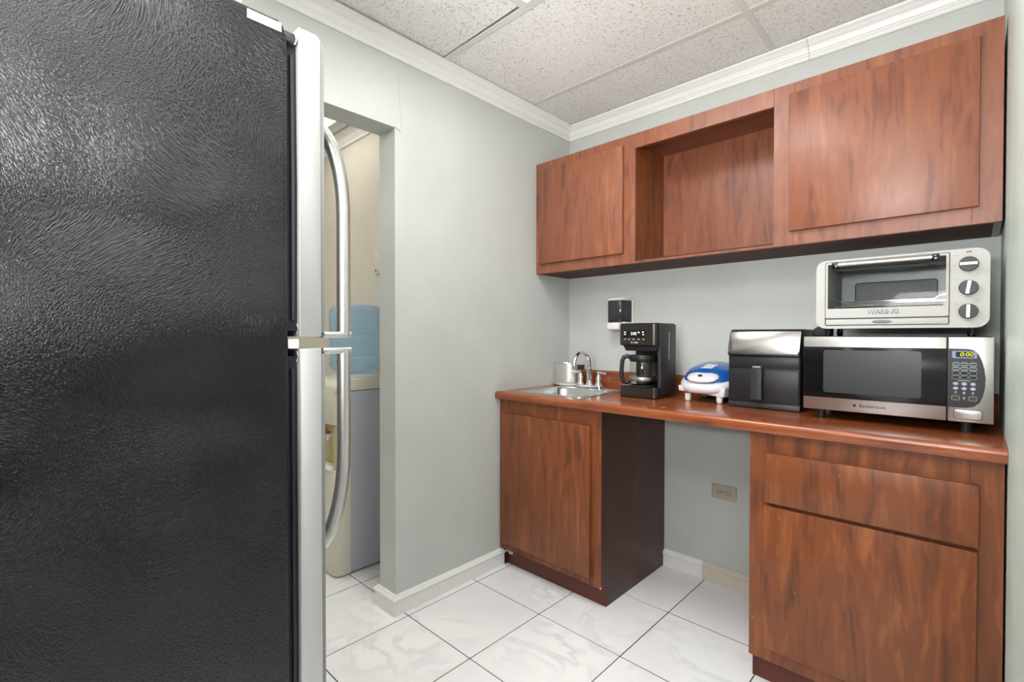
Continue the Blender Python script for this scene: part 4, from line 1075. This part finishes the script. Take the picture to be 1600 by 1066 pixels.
# rack
b = bmesh.new()
tube(b, [(1.388, tf + 0.03, 1.301), (1.400, tf + 0.03, 1.301), (1.418, tf + 0.03, 1.289), (1.66, tf + 0.03, 1.289), (1.676, tf + 0.03, 1.301), (1.690, tf + 0.03, 1.301)], 0.0018, 6)
tube(b, [(1.388, -0.14, 1.295), (1.690, -0.14, 1.295)], 0.0018, 6)
for k in range(16): 
    x = 1.42 + k * 0.0158; tube(b, [(x, tf + 0.03, 1.290), (x, -0.14, 1.295)], 0.0011, 5)
link('wire_rack', b, 'chrome', t)
link('baking_pan', B(1.40, 1.678, tf + 0.05, -0.15, 1.272, 1.275, bev=0.001), 'grey_metal', t)
# door
bm = bmesh.new(); frame(bm, rrect(1.381, 1.694, 1.234, 1.422, 0.003, 3), rrect(1.387, 1.688, 1.266, 1.416, 0.002, 3), tf - 0.004, tf + 0.004, 'y'); dd = link('door', bm, 'oven_silver', t, smooth=0)
link('door_glass', B(1.387, 1.688, tf - 0.001, tf + 0.002, 1.266, 1.416), 'glass', dd, smooth=0)
link('door_gap', B(1.3795, 1.6955, tf + 0.003, tf + 0.006, 1.2305, 1.2335), 'print_dark', dd, smooth=0)
bm = bmesh.new(); frame(bm, rrect(1.3787, 1.6963, 1.2087, 1.4243, 0.004, 4), rrect(1.3808, 1.6942, 1.2105, 1.4225, 0.003, 4), tf - 0.0012, tf + 0.006, 'y'); link('door_seal', bm, 'print_dark', t, smooth=0)
tray = link('crumb_tray', B(1.3812, 1.6938, tf - 0.002, tf + 0.005, 1.2108, 1.2300, bev=0.002), 'oven_silver', t)
bm = prism(bmesh.new(), [(1.535 + 0.026 * math.cos(a * PI / 12), 1.2205 + 0.0058 * math.sin(a * PI / 12)) for a in range(24)], tf - 0.0035, tf - 0.001, 'y', bev=0.0006); link('tray_pull', bm, 'grey_metal', tray)
b = bmesh.new(); tube(b, [(1.405, tf - 0.028, 1.4105), (1.672, tf - 0.028, 1.4105)], 0.0075, 14, flat=1.0); hb = link('handle', b, 'steel', dd, smooth=50)
for x in (1.412, 1.665):
    b = bmesh.new(); box(b, x - 0.009, x + 0.009, tf - 0.036, tf - 0.001, 1.398, 1.419, bev=0.003); link('handle_mount', b, 'black_gloss', hb)
text('WARING', 1.538, tf - 0.004, 1.2515, 0.021, 'oven_letter', 'lettering', dd, bold=0.0004, thick=0.0008, xs=0.95)
# knobs
for (z, a) in ((1.385, PI / 2), (1.316, -0.14), (1.247, -0.02)):
    b = bmesh.new()
    lathe(b, [(0.0215, 0), (0.0215, 0.010), (0.020, 0.013), (0.005, 0.0135)], 0, 0, 32)
    b.transform(Matrix.Translation((1.737, tf, z)) @ Matrix.Rotation(PI / 2, 4, 'X'))
    kn = link('knob', b, 'black_plastic', t, smooth=40)
    b = bmesh.new(); box(b, -0.0042, 0.0042, -0.019, 0.019, 0.0125, 0.0225, bev=0.001)
    b.transform(Matrix.Translation((1.737, tf, z)) @ Matrix.Rotation(PI / 2, 4, 'X') @ Matrix.Rotation(a, 4, 'Z'))
    link('knob_bar', b, 'white_plastic', kn, smooth=0)
link('lamp', B(1.731, 1.743, tf - 0.001, tf + 0.001, 1.4195, 1.4225, bev=0.0005), 'lamp_red', t)
b = bmesh.new()
for x, z, w_ in ((1.708, 1.413, .012), (1.706, 1.384, .006), (1.709, 1.341, .010), (1.709, 1.274, .009), (1.709, 1.267, .012), (1.757, 1.352, .008), (1.757, 1.277, .010), (1.737, 1.2905, .008), (1.737, 1.221, .008), (1.737, 1.358, .004)):
    box(b, x - w_ / 2, x + w_ / 2, tf - 0.0004, tf + 0.0002, z - 0.0008, z + 0.0008)
for zc_, rng in ((1.316, range(-6, 5)), (1.247, range(-8, 9))):
    for k in rng:
        a = -PI / 2 + k * 0.33
        if abs(k) < 1: continue
        x = 1.737 + 0.0275 * math.cos(a); z = zc_ + 0.0275 * math.sin(a); box(b, x - 0.0011, x + 0.0011, tf - 0.0004, tf + 0.0002, z - 0.0009, z + 0.0009)
q = link('dial_marks', b, 'print_grey', fa, smooth=0); q['kind'] = 'stuff'
for x in (1.382, 1.405, 1.745):
    for y in (-0.345, -0.14):
        if x == 1.405: continue
        b = bmesh.new(); lathe(b, [(0.009, 1.1732), (0.010, 1.178), (0.010, q0 + 0.001)], x, y, 14); link('foot', b, 'black_gloss', t)
